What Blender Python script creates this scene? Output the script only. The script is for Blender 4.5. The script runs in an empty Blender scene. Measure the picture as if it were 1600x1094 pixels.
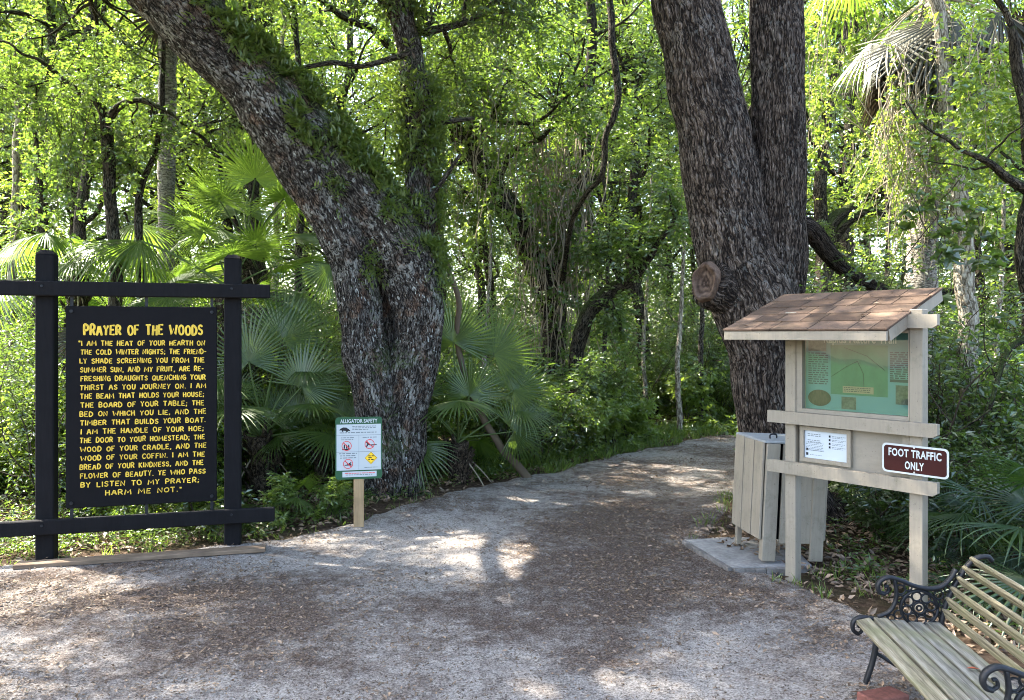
import bpy, bmesh, math, random
import numpy as np
from mathutils import Vector, Matrix

# ------------------------------------------------------------------ camera, sky, sun, exposure
S = bpy.context.scene
COL = S.collection
R = math.radians
EYE, FPX, HOR = 1.92, 1200.0, 522.0          # eye height (m), focal length and horizon row in photo pixels
cam_d = bpy.data.cameras.new("camera")
cam = bpy.data.objects.new("camera", cam_d)
COL.objects.link(cam)
cam.location = (0, 0, EYE)
cam.rotation_euler = (R(90), 0, 0)
cam_d.sensor_width = 36
cam_d.lens = 36 * FPX / 1600
cam_d.shift_y = -25 / 1600
cam_d.clip_start = 0.05
cam_d.clip_end = 500
S.camera = cam

SUN_AZ = Vector((-0.90, 0.44, 0)).normalized()   # ground direction towards the sun
SUN_EL = R(50)
world = bpy.data.worlds.new("World")
S.world = world
world.use_nodes = True
nt = world.node_tree
for n_ in list(nt.nodes):
    nt.nodes.remove(n_)
sky = nt.nodes.new("ShaderNodeTexSky")
sky.sky_type = 'NISHITA'
sky.sun_disc = False
sky.sun_elevation = SUN_EL
sky.sun_rotation = math.atan2(SUN_AZ.x, SUN_AZ.y)
sky.air_density = 1.0
sky.dust_density = 3.0
sky.ozone_density = 1.0
bg = nt.nodes.new("ShaderNodeBackground")
bg.inputs[1].default_value = 0.15
wo = nt.nodes.new("ShaderNodeOutputWorld")
nt.links.new(sky.outputs[0], bg.inputs[0])
nt.links.new(bg.outputs[0], wo.inputs[0])

sun_d = bpy.data.lights.new("sun", 'SUN')
sun_d.energy = 4.7
sun_d.angle = R(0.53)
sun_d.color = (1.0, 0.94, 0.84)
sun = bpy.data.objects.new("sun", sun_d)
COL.objects.link(sun)
sun.location = (-20, 10, 30)
to_sun = Vector((SUN_AZ.x * math.cos(SUN_EL), SUN_AZ.y * math.cos(SUN_EL), math.sin(SUN_EL)))
sun.rotation_euler = to_sun.to_track_quat('Z', 'Y').to_euler()

S.view_settings.view_transform = 'Standard'
S.view_settings.look = 'None'
S.view_settings.exposure = 3.05
S.view_settings.gamma = 1.0
S.view_settings.use_curve_mapping = False
cy = S.cycles
cy.max_bounces = 6
cy.diffuse_bounces = 3
cy.pixel_filter_type = 'BLACKMAN_HARRIS'
cy.filter_width = 1.0
cy.denoising_input_passes = 'RGB_ALBEDO_NORMAL'
cy.glossy_bounces = 2
cy.transmission_bounces = 4
cy.transparent_max_bounces = 6
cy.caustics_reflective = False
cy.caustics_refractive = False
cy.sample_clamp_indirect = 6.0
cy.use_denoising = True
cy.use_adaptive_sampling = True
cy.adaptive_threshold = 0.02

# ------------------------------------------------------------------ helpers
def P(px, py, d):
    """a point seen at photo pixel px, py and d metres away, as world coordinates"""
    return np.array([(px - 800) / FPX * d, d, EYE - (py - HOR) / FPX * d])

def unit(v):
    return v / np.maximum(np.linalg.norm(v, axis=-1, keepdims=True), 1e-9)

_perm = np.random.RandomState(7).permutation(256)
_grad = unit(np.random.RandomState(8).normal(size=(256, 3)))
def pnoise(p):
    p = np.asarray(p, float)
    i = np.floor(p).astype(int); f = p - i
    u = f * f * f * (f * (f * 6 - 15) + 10)
    out = np.zeros(len(p))
    for dx in (0, 1):
        for dy in (0, 1):
            for dz in (0, 1):
                h = _perm[(_perm[(_perm[(i[:, 0] + dx) & 255] + i[:, 1] + dy) & 255] + i[:, 2] + dz) & 255]
                g = _grad[h]
                dot = g[:, 0] * (f[:, 0] - dx) + g[:, 1] * (f[:, 1] - dy) + g[:, 2] * (f[:, 2] - dz)
                out += dot * np.where(dx, u[:, 0], 1 - u[:, 0]) * np.where(dy, u[:, 1], 1 - u[:, 1]) * np.where(dz, u[:, 2], 1 - u[:, 2])
    return out * 1.6

def n2(x, y, s, seed=0.0):
    x = np.asarray(x, float).ravel(); y = np.asarray(y, float).ravel()
    return pnoise(np.stack([x * s, y * s, np.full(len(x), seed + 0.37)], 1))

def smooth(a, b, x):
    t = np.clip((x - a) / (b - a), 0, 1)
    return t * t * (3 - 2 * t)

def catmull(pts, vals, k=6):
    pts = np.asarray(pts, float); vals = np.asarray(vals, float)
    n = len(pts)
    ext = np.vstack([2 * pts[0] - pts[1], pts, 2 * pts[-1] - pts[-2]])
    outp, outv = [], []
    for i in range(n - 1):
        a, b, c, d = ext[i:i + 4]
        for j in range(k):
            t = j / k
            outp.append(0.5 * ((2 * b) + (c - a) * t + (2 * a - 5 * b + 4 * c - d) * t * t + (3 * b - a - 3 * c + d) * t ** 3))
            outv.append(vals[i] * (1 - t) + vals[i + 1] * t)
    outp.append(pts[-1]); outv.append(vals[-1])
    return np.array(outp), np.array(outv)

class MB:
    """collects arrays and links them as one mesh object"""
    def __init__(self):
        self.V = []; self.F = {3: [], 4: []}; self.M = {3: [], 4: []}; self.T = []; self.B = []; self.n = 0; self.hasb = False
    def add(self, V, F, tint=0.5, mi=0, bark=None):
        V = np.asarray(V, float)
        if len(V) == 0:
            return self
        for f in (F if isinstance(F, (list, tuple)) else [F]):
            f = np.asarray(f, int)
            if f.size == 0:
                continue
            k = f.shape[1]
            self.F[k].append(f + self.n); self.M[k].append(np.full(len(f), mi))
        self.V.append(V)
        self.T.append(np.broadcast_to(np.asarray(tint, float), (len(V),)))
        if bark is not None:
            self.hasb = True
            self.B.append(bark)
        else:
            self.B.append(V)
        self.n += len(V)
        return self
    def mesh(self, name, mats, smooth_=False):
        me = bpy.data.meshes.new(name)
        V = np.concatenate(self.V)
        me.vertices.add(len(V))
        me.vertices.foreach_set('co', V.astype(np.float32).ravel())
        loops, starts, mi, tot = [], [], [], 0
        for k in (3, 4):
            if self.F[k]:
                f = np.concatenate(self.F[k])
                loops.append(f.ravel())
                starts.append(tot + np.arange(len(f)) * k)
                mi.append(np.concatenate(self.M[k]))
                tot += f.size
        loops = np.concatenate(loops); starts = np.concatenate(starts); mi = np.concatenate(mi)
        me.loops.add(len(loops))
        me.loops.foreach_set('vertex_index', loops.astype(np.int32))
        me.polygons.add(len(starts))
        me.polygons.foreach_set('loop_start', starts.astype(np.int32))
        me.polygons.foreach_set('material_index', mi.astype(np.int32))
        me.polygons.foreach_set('use_smooth', np.full(len(starts), bool(smooth_)))
        at = me.attributes.new('tint', 'FLOAT', 'POINT')
        at.data.foreach_set('value', np.concatenate(self.T).astype(np.float32))
        if self.hasb:
            ab = me.attributes.new('bark', 'FLOAT_VECTOR', 'POINT')
            ab.data.foreach_set('vector', np.concatenate(self.B).astype(np.float32).ravel())
        for m in (mats if isinstance(mats, (list, tuple)) else [mats]):
            me.materials.append(m)
        me.update(calc_edges=True)
        me.validate()
        return me
    def build(self, name, mats, parent=None, smooth_=False):
        return link(name, self.mesh(name, mats, smooth_), parent)

def link(name, me, parent=None):
    o = bpy.data.objects.new(name, me)
    COL.objects.link(o)
    if parent is not None:
        o.parent = parent
    return o

def tag(o, label=None, cat=None, group=None, kind=None):
    if label: o['label'] = label
    if cat: o['category'] = cat
    if group: o['group'] = group
    if kind: o['kind'] = kind
    return o

def thing(name, label, cat, loc=(0, 0, 0), rotz=0.0, group=None):
    o = bpy.data.objects.new(name, None)
    o.empty_display_size = 0.2
    COL.objects.link(o)
    o.location = tuple(float(v) for v in loc)
    o.rotation_euler = (0, 0, rotz)
    return tag(o, label, cat, group)

def copy_tree(o, parent=None):
    c = o.copy(); COL.objects.link(c)
    if parent is not None:
        c.parent = parent
    for ch in list(o.children):
        copy_tree(ch, c)
    return c

def tube(pts, rad, n=8, cap=True):
    pts = np.asarray(pts, float); m = len(pts)
    rad = np.broadcast_to(np.asarray(rad, float), (m,))
    t = unit(np.gradient(pts, axis=0))
    a = np.array([0, 0, 1.0]) if abs(t[0][2]) < .9 else np.array([0, 1.0, 0])
    e = unit(np.cross(t[0], a))
    E1 = []
    for i in range(m):
        e = e - t[i] * (e @ t[i]); e = e / max(np.linalg.norm(e), 1e-9)
        E1.append(e)
    E1 = np.array(E1); E2 = np.cross(t, E1)
    ang = np.arange(n) * 2 * math.pi / n
    V = pts[:, None] + rad[:, None, None] * (np.cos(ang)[None, :, None] * E1[:, None] + np.sin(ang)[None, :, None] * E2[:, None])
    V = V.reshape(-1, 3)
    i = np.arange(m - 1)[:, None] * n; j = np.arange(n)[None]
    j2 = (j + 1) % n
    F4 = np.stack([i + j, i + j2, i + n + j2, i + n + j], -1).reshape(-1, 4)
    F = [F4]
    if cap:
        k = len(V)
        V = np.vstack([V, pts[0], pts[-1]])
        jj = np.arange(n); jn = (jj + 1) % n
        F.append(np.vstack([np.stack([jn, jj, np.full(n, k)], 1), np.stack([(m - 1) * n + jj, (m - 1) * n + jn, np.full(n, k + 1)], 1)]))
    s = np.concatenate([[0], np.cumsum(np.linalg.norm(np.diff(pts, axis=0), axis=1))])
    return V, F, s

def add_tube(mb, pts, rad, n=8, cap=True, tint=0.5, mi=0):
    V, F, s = tube(pts, rad, n, cap)
    m = len(pts)
    ang = np.arange(n) * 2 * math.pi / n
    r0 = float(np.max(rad))
    bk = np.stack([np.tile(np.cos(ang), m) * r0, np.tile(np.sin(ang), m) * r0, np.repeat(s, n)], 1)
    if cap:
        bk = np.vstack([bk, [0, 0, s[0]], [0, 0, s[-1]]])
    mb.add(V, F, tint, mi, bk)

_BOX = np.array([[x, y, z] for x in (-1, 1) for y in (-1, 1) for z in (-1, 1)], float)
def box(mb, c, size, bev=0.004, rot=None, tint=0.5, mi=0, taper=None):
    """box with chamfered edges; rot is a 3x3 array"""
    bm = bmesh.new()
    bmesh.ops.create_cube(bm, size=1)
    for v in bm.verts:
        v.co = Vector((v.co.x * size[0], v.co.y * size[1], v.co.z * size[2]))
        if taper: taper(v.co)
    if bev:
        bmesh.ops.bevel(bm, geom=list(bm.edges), offset=bev, segments=1, affect='EDGES')
    bmesh.ops.triangulate(bm, faces=bm.faces)
    V = np.array([v.co for v in bm.verts]); F = np.array([[v.index for v in f.verts] for f in bm.faces])
    bm.free()
    if rot is not None:
        V = V @ np.asarray(rot).T
    mb.add(V + np.asarray(c, float), F, tint, mi)

def poly_prism(mb, outline, y0, y1, tint=0.5, mi=0):
    """flat outline in the x, z plane given a thickness along y (front at y0)"""
    bm = bmesh.new()
    vs = [bm.verts.new((x, y0, z)) for x, z in outline]
    f = bm.faces.new(vs)
    if f.normal.y > 0: f.normal_flip()
    if abs(y1 - y0) > 1e-6:
        ex = bmesh.ops.extrude_face_region(bm, geom=[f])
        for g in ex['geom']:
            if isinstance(g, bmesh.types.BMVert):
                g.co.y = y1
    bmesh.ops.recalc_face_normals(bm, faces=bm.faces)
    bmesh.ops.triangulate(bm, faces=bm.faces)
    bm.verts.index_update()
    V = np.array([v.co for v in bm.verts]); F = np.array([[v.index for v in q.verts] for q in bm.faces])
    bm.free()
    mb.add(V, F, tint, mi)

def rrect(x0, x1, z0, z1, r, k=5):
    out = []
    for cx, cz, a in ((x1 - r, z1 - r, 0), (x0 + r, z1 - r, 90), (x0 + r, z0 + r, 180), (x1 - r, z0 + r, 270)):
        for i in range(k + 1):
            t = R(a + 90 * i / k)
            out.append((cx + r * math.cos(t), cz + r * math.sin(t)))
    return out

def ring_outline(mb, outer, inner, y0, y1, tint=0.5, mi=0):
    """a frame between two outlines of equal length, in the x, z plane"""
    n = len(outer)
    V = [(x, y0, z) for x, z in outer] + [(x, y0, z) for x, z in inner] + [(x, y1, z) for x, z in outer] + [(x, y1, z) for x, z in inner]
    F = []
    for i in range(n):
        j = (i + 1) % n
        F += [(i, n + i, n + j, j), (2 * n + i, 2 * n + j, 3 * n + j, 3 * n + i), (i, j, 2 * n + j, 2 * n + i), (n + i, 3 * n + i, 3 * n + j, n + j)]
    mb.add(V, np.array(F), tint, mi)

def text_outline(s, size, weight=0.0, depth=0.0, spacing=1.0):
    """Blender's own font as arrays in the x, z plane, front towards -y, starting at x = 0 on the baseline"""
    cu = bpy.data.curves.new("lettering", 'FONT')
    cu.body = s; cu.size = size; cu.offset = weight; cu.extrude = depth; cu.resolution_u = 3; cu.space_character = spacing
    o = bpy.data.objects.new("lettering", cu)
    COL.objects.link(o)
    dg = bpy.context.evaluated_depsgraph_get()
    me = bpy.data.meshes.new_from_object(o.evaluated_get(dg))
    bm = bmesh.new(); bm.from_mesh(me); bmesh.ops.triangulate(bm, faces=bm.faces); bm.verts.index_update()
    V = np.array([v.co for v in bm.verts]).reshape(-1, 3); F = np.array([[v.index for v in f.verts] for f in bm.faces]).reshape(-1, 3)
    bm.free()
    bpy.data.objects.remove(o); bpy.data.curves.remove(cu); bpy.data.meshes.remove(me)
    return np.stack([V[:, 0], -V[:, 2], V[:, 1]], 1), F

def put_text(mb, s, size, cx, z, y, weight=0.0, width=None, spacing=1.0, depth=0.0):
    V, F = text_outline(s, size, weight, depth, spacing)
    w = V[:, 0].max() - V[:, 0].min()
    V[:, 0] -= (V[:, 0].max() + V[:, 0].min()) / 2
    if width: V[:, 0] *= width / w
    mb.add(V + np.array([cx, y, z]), F)

def greek(mb, rng, x0, x1, z, h, y):
    """a line of print too small to read: short bars"""
    x = x0
    while x < x1 - h:
        w = min(h * rng.uniform(1.2, 4.2), x1 - x)
        mb.add([(x, y, z), (x + w, y, z), (x + w, y, z + h * .75), (x, y, z + h * .75)], np.array([[0, 1, 2, 3]]))
        x += w + h * .8

# ------------------------------------------------------------------ materials
class NT:
    def __init__(self, name):
        self.m = bpy.data.materials.new(name); self.m.use_nodes = True
        self.t = self.m.node_tree
        for n in list(self.t.nodes): self.t.nodes.remove(n)
        self.out = self.n('ShaderNodeOutputMaterial')
    def n(self, kind, **kw):
        n = self.t.nodes.new(kind)
        for k, v in kw.items():
            if k.startswith('i_'): n.inputs[int(k[2:])].default_value = v
            else: setattr(n, k, v)
        return n
    def l(self, a, b): self.t.links.new(a, b)
    def attr(self, name): return self.n('ShaderNodeAttribute', attribute_name=name)
    def noise(self, scale, vec=None, detail=4, rough=.6):
        n = self.n('ShaderNodeTexNoise'); n.inputs['Scale'].default_value = scale; n.inputs['Detail'].default_value = detail; n.inputs['Roughness'].default_value = rough
        if vec is not None: self.l(vec, n.inputs['Vector'])
        return n.outputs['Fac']
    def ramp(self, fac, stops):
        r = self.n('ShaderNodeValToRGB'); cr = r.color_ramp
        while len(cr.elements) < len(stops): cr.elements.new(.5)
        for e, (p, c) in zip(cr.elements, stops):
            e.position = p; e.color = (*c, 1) if len(c) == 3 else c
        self.l(fac, r.inputs[0]); return r.outputs[0]
    def mix(self, fac, a, b, mode='MIX'):
        n = self.n('ShaderNodeMixRGB', blend_type=mode)
        for i, v in ((0, fac), (1, a), (2, b)):
            if isinstance(v, (int, float)): n.inputs[i].default_value = v
            elif isinstance(v, tuple): n.inputs[i].default_value = (*v, 1)
            else: self.l(v, n.inputs[i])
        return n.outputs[0]
    def math(self, op, a, b=0.0):
        n = self.n('ShaderNodeMath', operation=op)
        for i, v in ((0, a), (1, b)):
            if isinstance(v, (int, float)): n.inputs[i].default_value = v
            else: self.l(v, n.inputs[i])
        return n.outputs[0]
    def scale(self, vec, s):
        n = self.n('ShaderNodeMapping'); n.inputs['Scale'].default_value = s; self.l(vec, n.inputs[0]); return n.outputs[0]
    def bump(self, h, strength, dist):
        b = self.n('ShaderNodeBump'); b.inputs['Strength'].default_value = strength; b.inputs['Distance'].default_value = dist
        self.l(h, b.inputs['Height']); return b.outputs[0]
    def principled(self, col, rough=.7, spec=.3, bump=None, metal=0.0):
        p = self.n('ShaderNodeBsdfPrincipled')
        if isinstance(col, tuple): p.inputs['Base Color'].default_value = (*col, 1)
        else: self.l(col, p.inputs['Base Color'])
        if isinstance(rough, (int, float)): p.inputs['Roughness'].default_value = rough
        else: self.l(rough, p.inputs['Roughness'])
        p.inputs['Specular IOR Level'].default_value = spec
        p.inputs['Metallic'].default_value = metal
        if bump is not None: self.l(bump, p.inputs['Normal'])
        self.l(p.outputs[0], self.out.inputs[0])
        return self.m

def leaf_mat(name, dark, light, tdark, tlight, trans=.45, gloss=.06, rough=.4):
    k = NT(name)
    tint = k.attr('tint').outputs['Fac']
    oi = k.n('ShaderNodeObjectInfo').outputs['Random']
    f = k.math('ADD', k.math('MULTIPLY', tint, .8), k.math('MULTIPLY', oi, .2))
    c = k.mix(f, dark, light); tc = k.mix(f, tdark, tlight)
    d = k.n('ShaderNodeBsdfDiffuse'); k.l(c, d.inputs[0])
    t = k.n('ShaderNodeBsdfTranslucent'); k.l(tc, t.inputs[0])
    g = k.n('ShaderNodeBsdfGlossy'); g.inputs['Roughness'].default_value = rough; g.inputs['Color'].default_value = (.82, .86, .76, 1)
    a = k.n('ShaderNodeMixShader'); a.inputs[0].default_value = trans; k.l(d.outputs[0], a.inputs[1]); k.l(t.outputs[0], a.inputs[2])
    b = k.n('ShaderNodeMixShader'); b.inputs[0].default_value = gloss; k.l(a.outputs[0], b.inputs[1]); k.l(g.outputs[0], b.inputs[2])
    k.l(b.outputs[0], k.out.inputs[0])
    return k.m

def painted(name, col, rough=.55, var=.12, bump=.15, grain=(40, 40, 4), spec=.18, dirt=0.0):
    k = NT(name)
    tc = k.n('ShaderNodeTexCoord').outputs['Object']
    g = k.noise(1.0, k.scale(tc, grain), 5)
    big = k.noise(5.0, tc, 4)
    tint = k.attr('tint').outputs['Fac']
    f = k.math('ADD', k.math('MULTIPLY', g, .5), k.math('MULTIPLY', big, .5))
    lo = tuple(c * (1 - var * 2) for c in col); hi = tuple(min(1, c * (1 + var)) for c in col)
    c = k.ramp(f, [(.3, lo), (.7, hi)])
    c = k.mix(.35, c, k.mix(tint, (.35, .35, .35), (.65, .65, .65)), 'OVERLAY')
    if dirt:
        d1 = k.ramp(k.noise(7.0, tc, 7, .72), [(.54, (0, 0, 0)), (.70, (1, 1, 1))])
        d2 = k.ramp(k.noise(60.0, tc, 3, .6), [(.66, (0, 0, 0)), (.70, (1, 1, 1))])
        c = k.mix(k.math('MULTIPLY', d1, dirt), c, (.105, .10, .06))
        c = k.mix(k.math('MULTIPLY', d2, dirt), c, (.07, .06, .045))
    return k.principled(c, rough, spec, k.bump(g, bump, .004))

def plain(name, col, rough=.6, metal=0.0, spec=.15):
    return NT(name).principled(col, rough, spec, None, metal)

def bark_mat(name, dark, mid, light, lichen=0.0, moss=0.0, warm=0.0, bump=.9, sx=22, sz=5, use_tint=False):
    """plates parted by dark furrows that run along the limb"""
    k = NT(name)
    v = k.attr('bark').outputs['Vector']
    nn = k.n('ShaderNodeTexNoise'); nn.inputs['Scale'].default_value = 9; nn.inputs['Detail'].default_value = 2; k.l(v, nn.inputs['Vector'])
    wob = k.n('ShaderNodeVectorMath', operation='SCALE'); wob.inputs['Scale'].default_value = .06; k.l(nn.outputs['Color'], wob.inputs[0])
    ad = k.n('ShaderNodeVectorMath', operation='ADD'); k.l(v, ad.inputs[0]); k.l(wob.outputs[0], ad.inputs[1])
    w = ad.outputs[0]
    def ridge(a, b, wide):
        n = k.noise(1.0, k.scale(w, (a, a, b)), 2, .5)
        return k.math('MINIMUM', k.math('MULTIPLY', k.math('ABSOLUTE', k.math('SUBTRACT', n, .5)), wide), 1.0)
    r1 = ridge(sx, sz, 11.0); r2 = ridge(sx * 2.1, sz * 2.4, 7.0)
    grain = k.noise(1.0, k.scale(w, (sx * 4, sx * 4, sz * 4)), 5, .7)
    h = k.math('MULTIPLY', r1, k.math('ADD', k.math('MULTIPLY', r2, .55), .45))
    if use_tint:
        h = k.math('MULTIPLY', h, k.math('ADD', k.math('MULTIPLY', k.attr('tint').outputs['Fac'], .6), .42))
    hc = k.math('MULTIPLY', h, k.math('ADD', k.math('MULTIPLY', grain, 1.1), .45))
    c = k.ramp(hc, [(.04, dark), (.42, mid), (.95, light)])
    if warm:
        q = k.ramp(k.noise(3.0, v, 5, .7), [(.52, (0, 0, 0)), (.66, (1, 1, 1))])
        c = k.mix(k.math('MULTIPLY', k.math('MULTIPLY', q, hc), warm * 1.6), c, (.24, .12, .06))
    if lichen:
        sp = k.noise(30.0, k.scale(v, (1, 1, .55)), 3, .6)
        pa = k.noise(2.2, v, 3, .6)
        lf = k.math('MULTIPLY', k.ramp(sp, [(.60, (0, 0, 0)), (.63, (1, 1, 1))]), k.ramp(pa, [(.44, (0, 0, 0)), (.60, (1, 1, 1))]))
        c = k.mix(k.math('MULTIPLY', lf, lichen), c, (.42, .42, .38))
        bl = k.math('MULTIPLY', k.ramp(k.noise(4.0, v, 5, .7), [(.53, (0, 0, 0)), (.60, (1, 1, 1))]), k.ramp(hc, [(.12, (0, 0, 0)), (.5, (1, 1, 1))]))
        c = k.mix(k.math('MULTIPLY', bl, lichen * .75), c, (.33, .32, .285))
    if moss:
        ge = k.n('ShaderNodeNewGeometry'); sx_ = k.n('ShaderNodeSeparateXYZ'); k.l(ge.outputs['Normal'], sx_.inputs[0])
        mf = k.math('MULTIPLY', k.ramp(k.math('ADD', sx_.outputs[2], k.math('MULTIPLY', k.noise(4.0, v, 5), .9)), [(.55, (0, 0, 0)), (.85, (1, 1, 1))]), moss)
        c = k.mix(mf, c, k.ramp(k.noise(30, v, 2), [(.3, (.02, .035, .008)), (.7, (.07, .10, .02))]))
    return k.principled(c, .9, .12, k.bump(k.math('ADD', h, k.math('MULTIPLY', grain, .3)), bump, .025))

M = {}
M['black_paint'] = painted('black_stained_wood', (.006, .0053, .0058), .85, .3, .3, (60, 60, 6))
M['black_board'] = painted('black_board_paint', (.0042, .0036, .0040), .85, .2, .08, (30, 30, 30))
M['yellow'] = painted('yellow_lettering_paint', (.66, .43, .05), .6, .2, .1, (25, 25, 25))
M['beige'] = painted('beige_painted_wood', (.255, .219, .166), .6, .10, .3, (60, 60, 5), .18, .45)
M['beige_dark'] = painted('beige_painted_panel', (.25, .217, .168), .6, .08, .1, (8, 30, 30), .18, .35)
M['post_wood'] = painted('treated_pine', (.33, .225, .12), .75, .2, .3, (50, 50, 3))
M['plank_wood'] = painted('weathered_plank', (.17, .12, .08), .85, .3, .4, (4, 50, 50))
M['sign_green'] = plain('sign_green_face', (.03, .085, .04), .6)
M['white'] = plain('white_sign_face', (.43, .45, .44), .4)
M['paper'] = plain('paper_notice', (.44, .48, .51), .45)
M['ink'] = plain('black_ink', (.02, .02, .022), .5)
M['grey_ink'] = plain('grey_ink', (.16, .18, .18), .5)
M['red_ink'] = plain('red_ink', (.62, .05, .05), .5)
M['blue_ink'] = plain('blue_ink', (.10, .25, .55), .5)
M['amber'] = plain('amber_sign_face', (.85, .52, .03), .45)
M['maroon'] = plain('maroon_sign_face', (.034, .0065, .005), .6)
M['steel'] = plain('galvanised_bolt', (.5, .5, .5), .35, .9)
M['iron'] = painted('black_cast_iron', (.016, .017, .019), .4, .2, .3, (50, 50, 50))
M['lid_grey'] = painted('grey_lid', (.27, .28, .28), .5, .1, .1, (20, 20, 20))
M['teal'] = plain('poster_teal', (.075, .15, .14), .5)
M['map_green'] = painted('poster_map_green', (.045, .12, .06), .5, .25, 0, (7, 7, 3))
M['tan'] = plain('poster_tan', (.20, .15, .09), .5)
M['photo_brown'] = painted('poster_brown_picture', (.04, .023, .016), .5, .9, 0, (60, 60, 25))
M['photo_grey'] = painted('poster_grey_picture', (.06, .062, .045), .5, .6, 0, (40, 40, 40))
M['poster_light'] = plain('poster_pale_lettering', (.45, .47, .42), .5)

def shingle_mat():
    k = NT('brown_asphalt_shingle')
    tc = k.n('ShaderNodeTexCoord').outputs['Object']
    gr = k.noise(260, tc, 2, .7)
    t = k.attr('tint').outputs['Fac']
    c = k.mix(t, (.045, .030, .021), (.19, .125, .086))
    c = k.mix(.55, c, k.ramp(gr, [(.3, (.12, .12, .12)), (.7, (.85, .85, .85))]), 'OVERLAY')
    st = k.ramp(k.noise(5, tc, 6), [(.5, (0, 0, 0)), (.7, (1, 1, 1))])
    c = k.mix(k.math('MULTIPLY', st, .75), c, (.045, .036, .026))
    return k.principled(c, .95, .1, k.bump(gr, .6, .003))
M['shingle'] = shingle_mat()

def slat_mat():
    k = NT('weathered_bench_slat')
    tc = k.n('ShaderNodeTexCoord').outputs['Object']
    g = k.noise(1.0, k.scale(tc, (3.0, 60, 60)), 7, .7)
    big = k.noise(3.0, k.scale(tc, (1.5, 4, 4)), 4)
    t = k.attr('tint').outputs['Fac']
    c = k.mix(t, k.ramp(g, [(.32, (.045, .042, .035)), (.5, (.145, .14, .118)), (.68, (.26, .255, .22))]), k.ramp(g, [(.32, (.05, .042, .026)), (.5, (.175, .15, .09)), (.68, (.32, .28, .185))]))
    c = k.mix(k.ramp(big, [(.45, (0, 0, 0)), (.7, (.6, .6, .6))]), c, (.13, .135, .065))
    return k.principled(c, .85, .15, k.bump(g, .9, .004))
M['slat'] = slat_mat()

def glass_mat():
    k = NT('display_case_pane')
    tc = k.n('ShaderNodeTexCoord').outputs['Object']
    b = k.bump(k.noise(1.6, tc, 1), .07, .2)
    g = k.n('ShaderNodeBsdfGlossy'); g.inputs['Roughness'].default_value = .02; k.l(b, g.inputs['Normal'])
    t = k.n('ShaderNodeBsdfTransparent'); t.inputs[0].default_value = (.86, .95, .92, 1)
    m = k.n('ShaderNodeMixShader'); m.inputs[0].default_value = .075
    k.l(t.outputs[0], m.inputs[1]); k.l(g.outputs[0], m.inputs[2]); k.l(m.outputs[0], k.out.inputs[0])
    return k.m
M['pane'] = glass_mat()

def ground_mat():
    k = NT('forest_floor')
    tc = k.n('ShaderNodeTexCoord').outputs['Object']
    a = k.noise(14, tc, 8, .75); b = k.noise(.9, tc, 5, .65); c2 = k.noise(90, tc, 3, .7)
    c = k.ramp(a, [(.3, (.022, .015, .010)), (.5, (.075, .048, .030)), (.7, (.17, .12, .08))])
    c = k.mix(k.ramp(b, [(.5, (0, 0, 0)), (.72, (.75, .75, .75))]), c, (.045, .055, .016))
    h = k.math('ADD', a, k.math('MULTIPLY', c2, .5))
    return k.principled(c, .95, .1, k.bump(h, 1.0, .05))
M['ground'] = ground_mat()

def path_mat():
    k = NT('sandy_path')
    tc = k.n('ShaderNodeTexCoord').outputs['Object']
    t = k.attr('tint').outputs['Fac']
    fine = k.noise(75, tc, 5, .8); grit = k.noise(320, tc, 2, .7); med = k.noise(11, tc, 7, .72); big = k.noise(1.3, tc, 5, .62)
    sand = k.ramp(fine, [(.36, (.10, .088, .078)), (.47, (.35, .31, .27)), (.60, (.60, .55, .49))])
    humus = k.ramp(fine, [(.37, (.036, .026, .020)), (.5, (.125, .092, .072)), (.63, (.31, .24, .195))])
    f = k.math('ADD', k.math('MULTIPLY', med, .75), k.math('MULTIPLY', big, .55))
    f = k.math('ADD', f, k.math('SUBTRACT', t, .5))
    c = k.mix(k.ramp(f, [(.62, (0, 0, 0)), (.82, (1, 1, 1))]), sand, humus)
    sp = k.ramp(grit, [(.60, (0, 0, 0)), (.66, (1, 1, 1))])
    c = k.mix(k.math('MULTIPLY', sp, .7), c, (.045, .034, .027))
    chip = k.noise(34, k.scale(tc, (1, 1.3, 1)), 5, .75)
    ch = k.ramp(chip, [(.54, (0, 0, 0)), (.62, (1, 1, 1))])
    c = k.mix(k.math('MULTIPLY', ch, .62), c, (.052, .040, .033))
    pale = k.ramp(k.noise(22, tc, 5, .75), [(.56, (0, 0, 0)), (.68, (1, 1, 1))])
    c = k.mix(k.math('MULTIPLY', pale, .5), c, (.54, .505, .465))
    h = k.math('ADD', k.math('MULTIPLY', fine, .6), k.math('ADD', k.math('MULTIPLY', med, .9), k.math('MULTIPLY', grit, .2)))
    return k.principled(c, .95, .1, k.bump(h, 1.0, .05))
M['path'] = path_mat()
def lawn_mat():
    k = NT('mown_lawn')
    tc = k.n('ShaderNodeTexCoord').outputs['Object']
    c = k.ramp(k.noise(3, tc, 8, .7), [(.3, (.03, .055, .01)), (.7, (.075, .12, .02))])
    return k.principled(c, .9, .1)
M['lawn'] = lawn_mat()
M['concrete'] = painted('concrete', (.25, .24, .225), .9, .25, .5, (30, 30, 30))
M['paver'] = painted('grey_paver', (.16, .145, .13), .9, .3, .4, (30, 30, 30))
M['brick'] = painted('red_brick', (.16, .065, .05), .9, .3, .4, (40, 40, 40))
M['litter'] = leaf_mat('fallen_leaves', (.045, .026, .017), (.36, .25, .165), (.05, .02, .01), (.18, .1, .04), .12, .04, .5)
M['leaf_oak'] = leaf_mat('oak_leaves', (.016, .034, .009), (.06, .10, .018), (.05, .11, .012), (.21, .31, .03), .5, .07, .4)
M['leaf_mid'] = leaf_mat('broad_leaves', (.016, .040, .009), (.085, .14, .026), (.08, .17, .015), (.33, .48, .05), .5, .09, .33)
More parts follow.
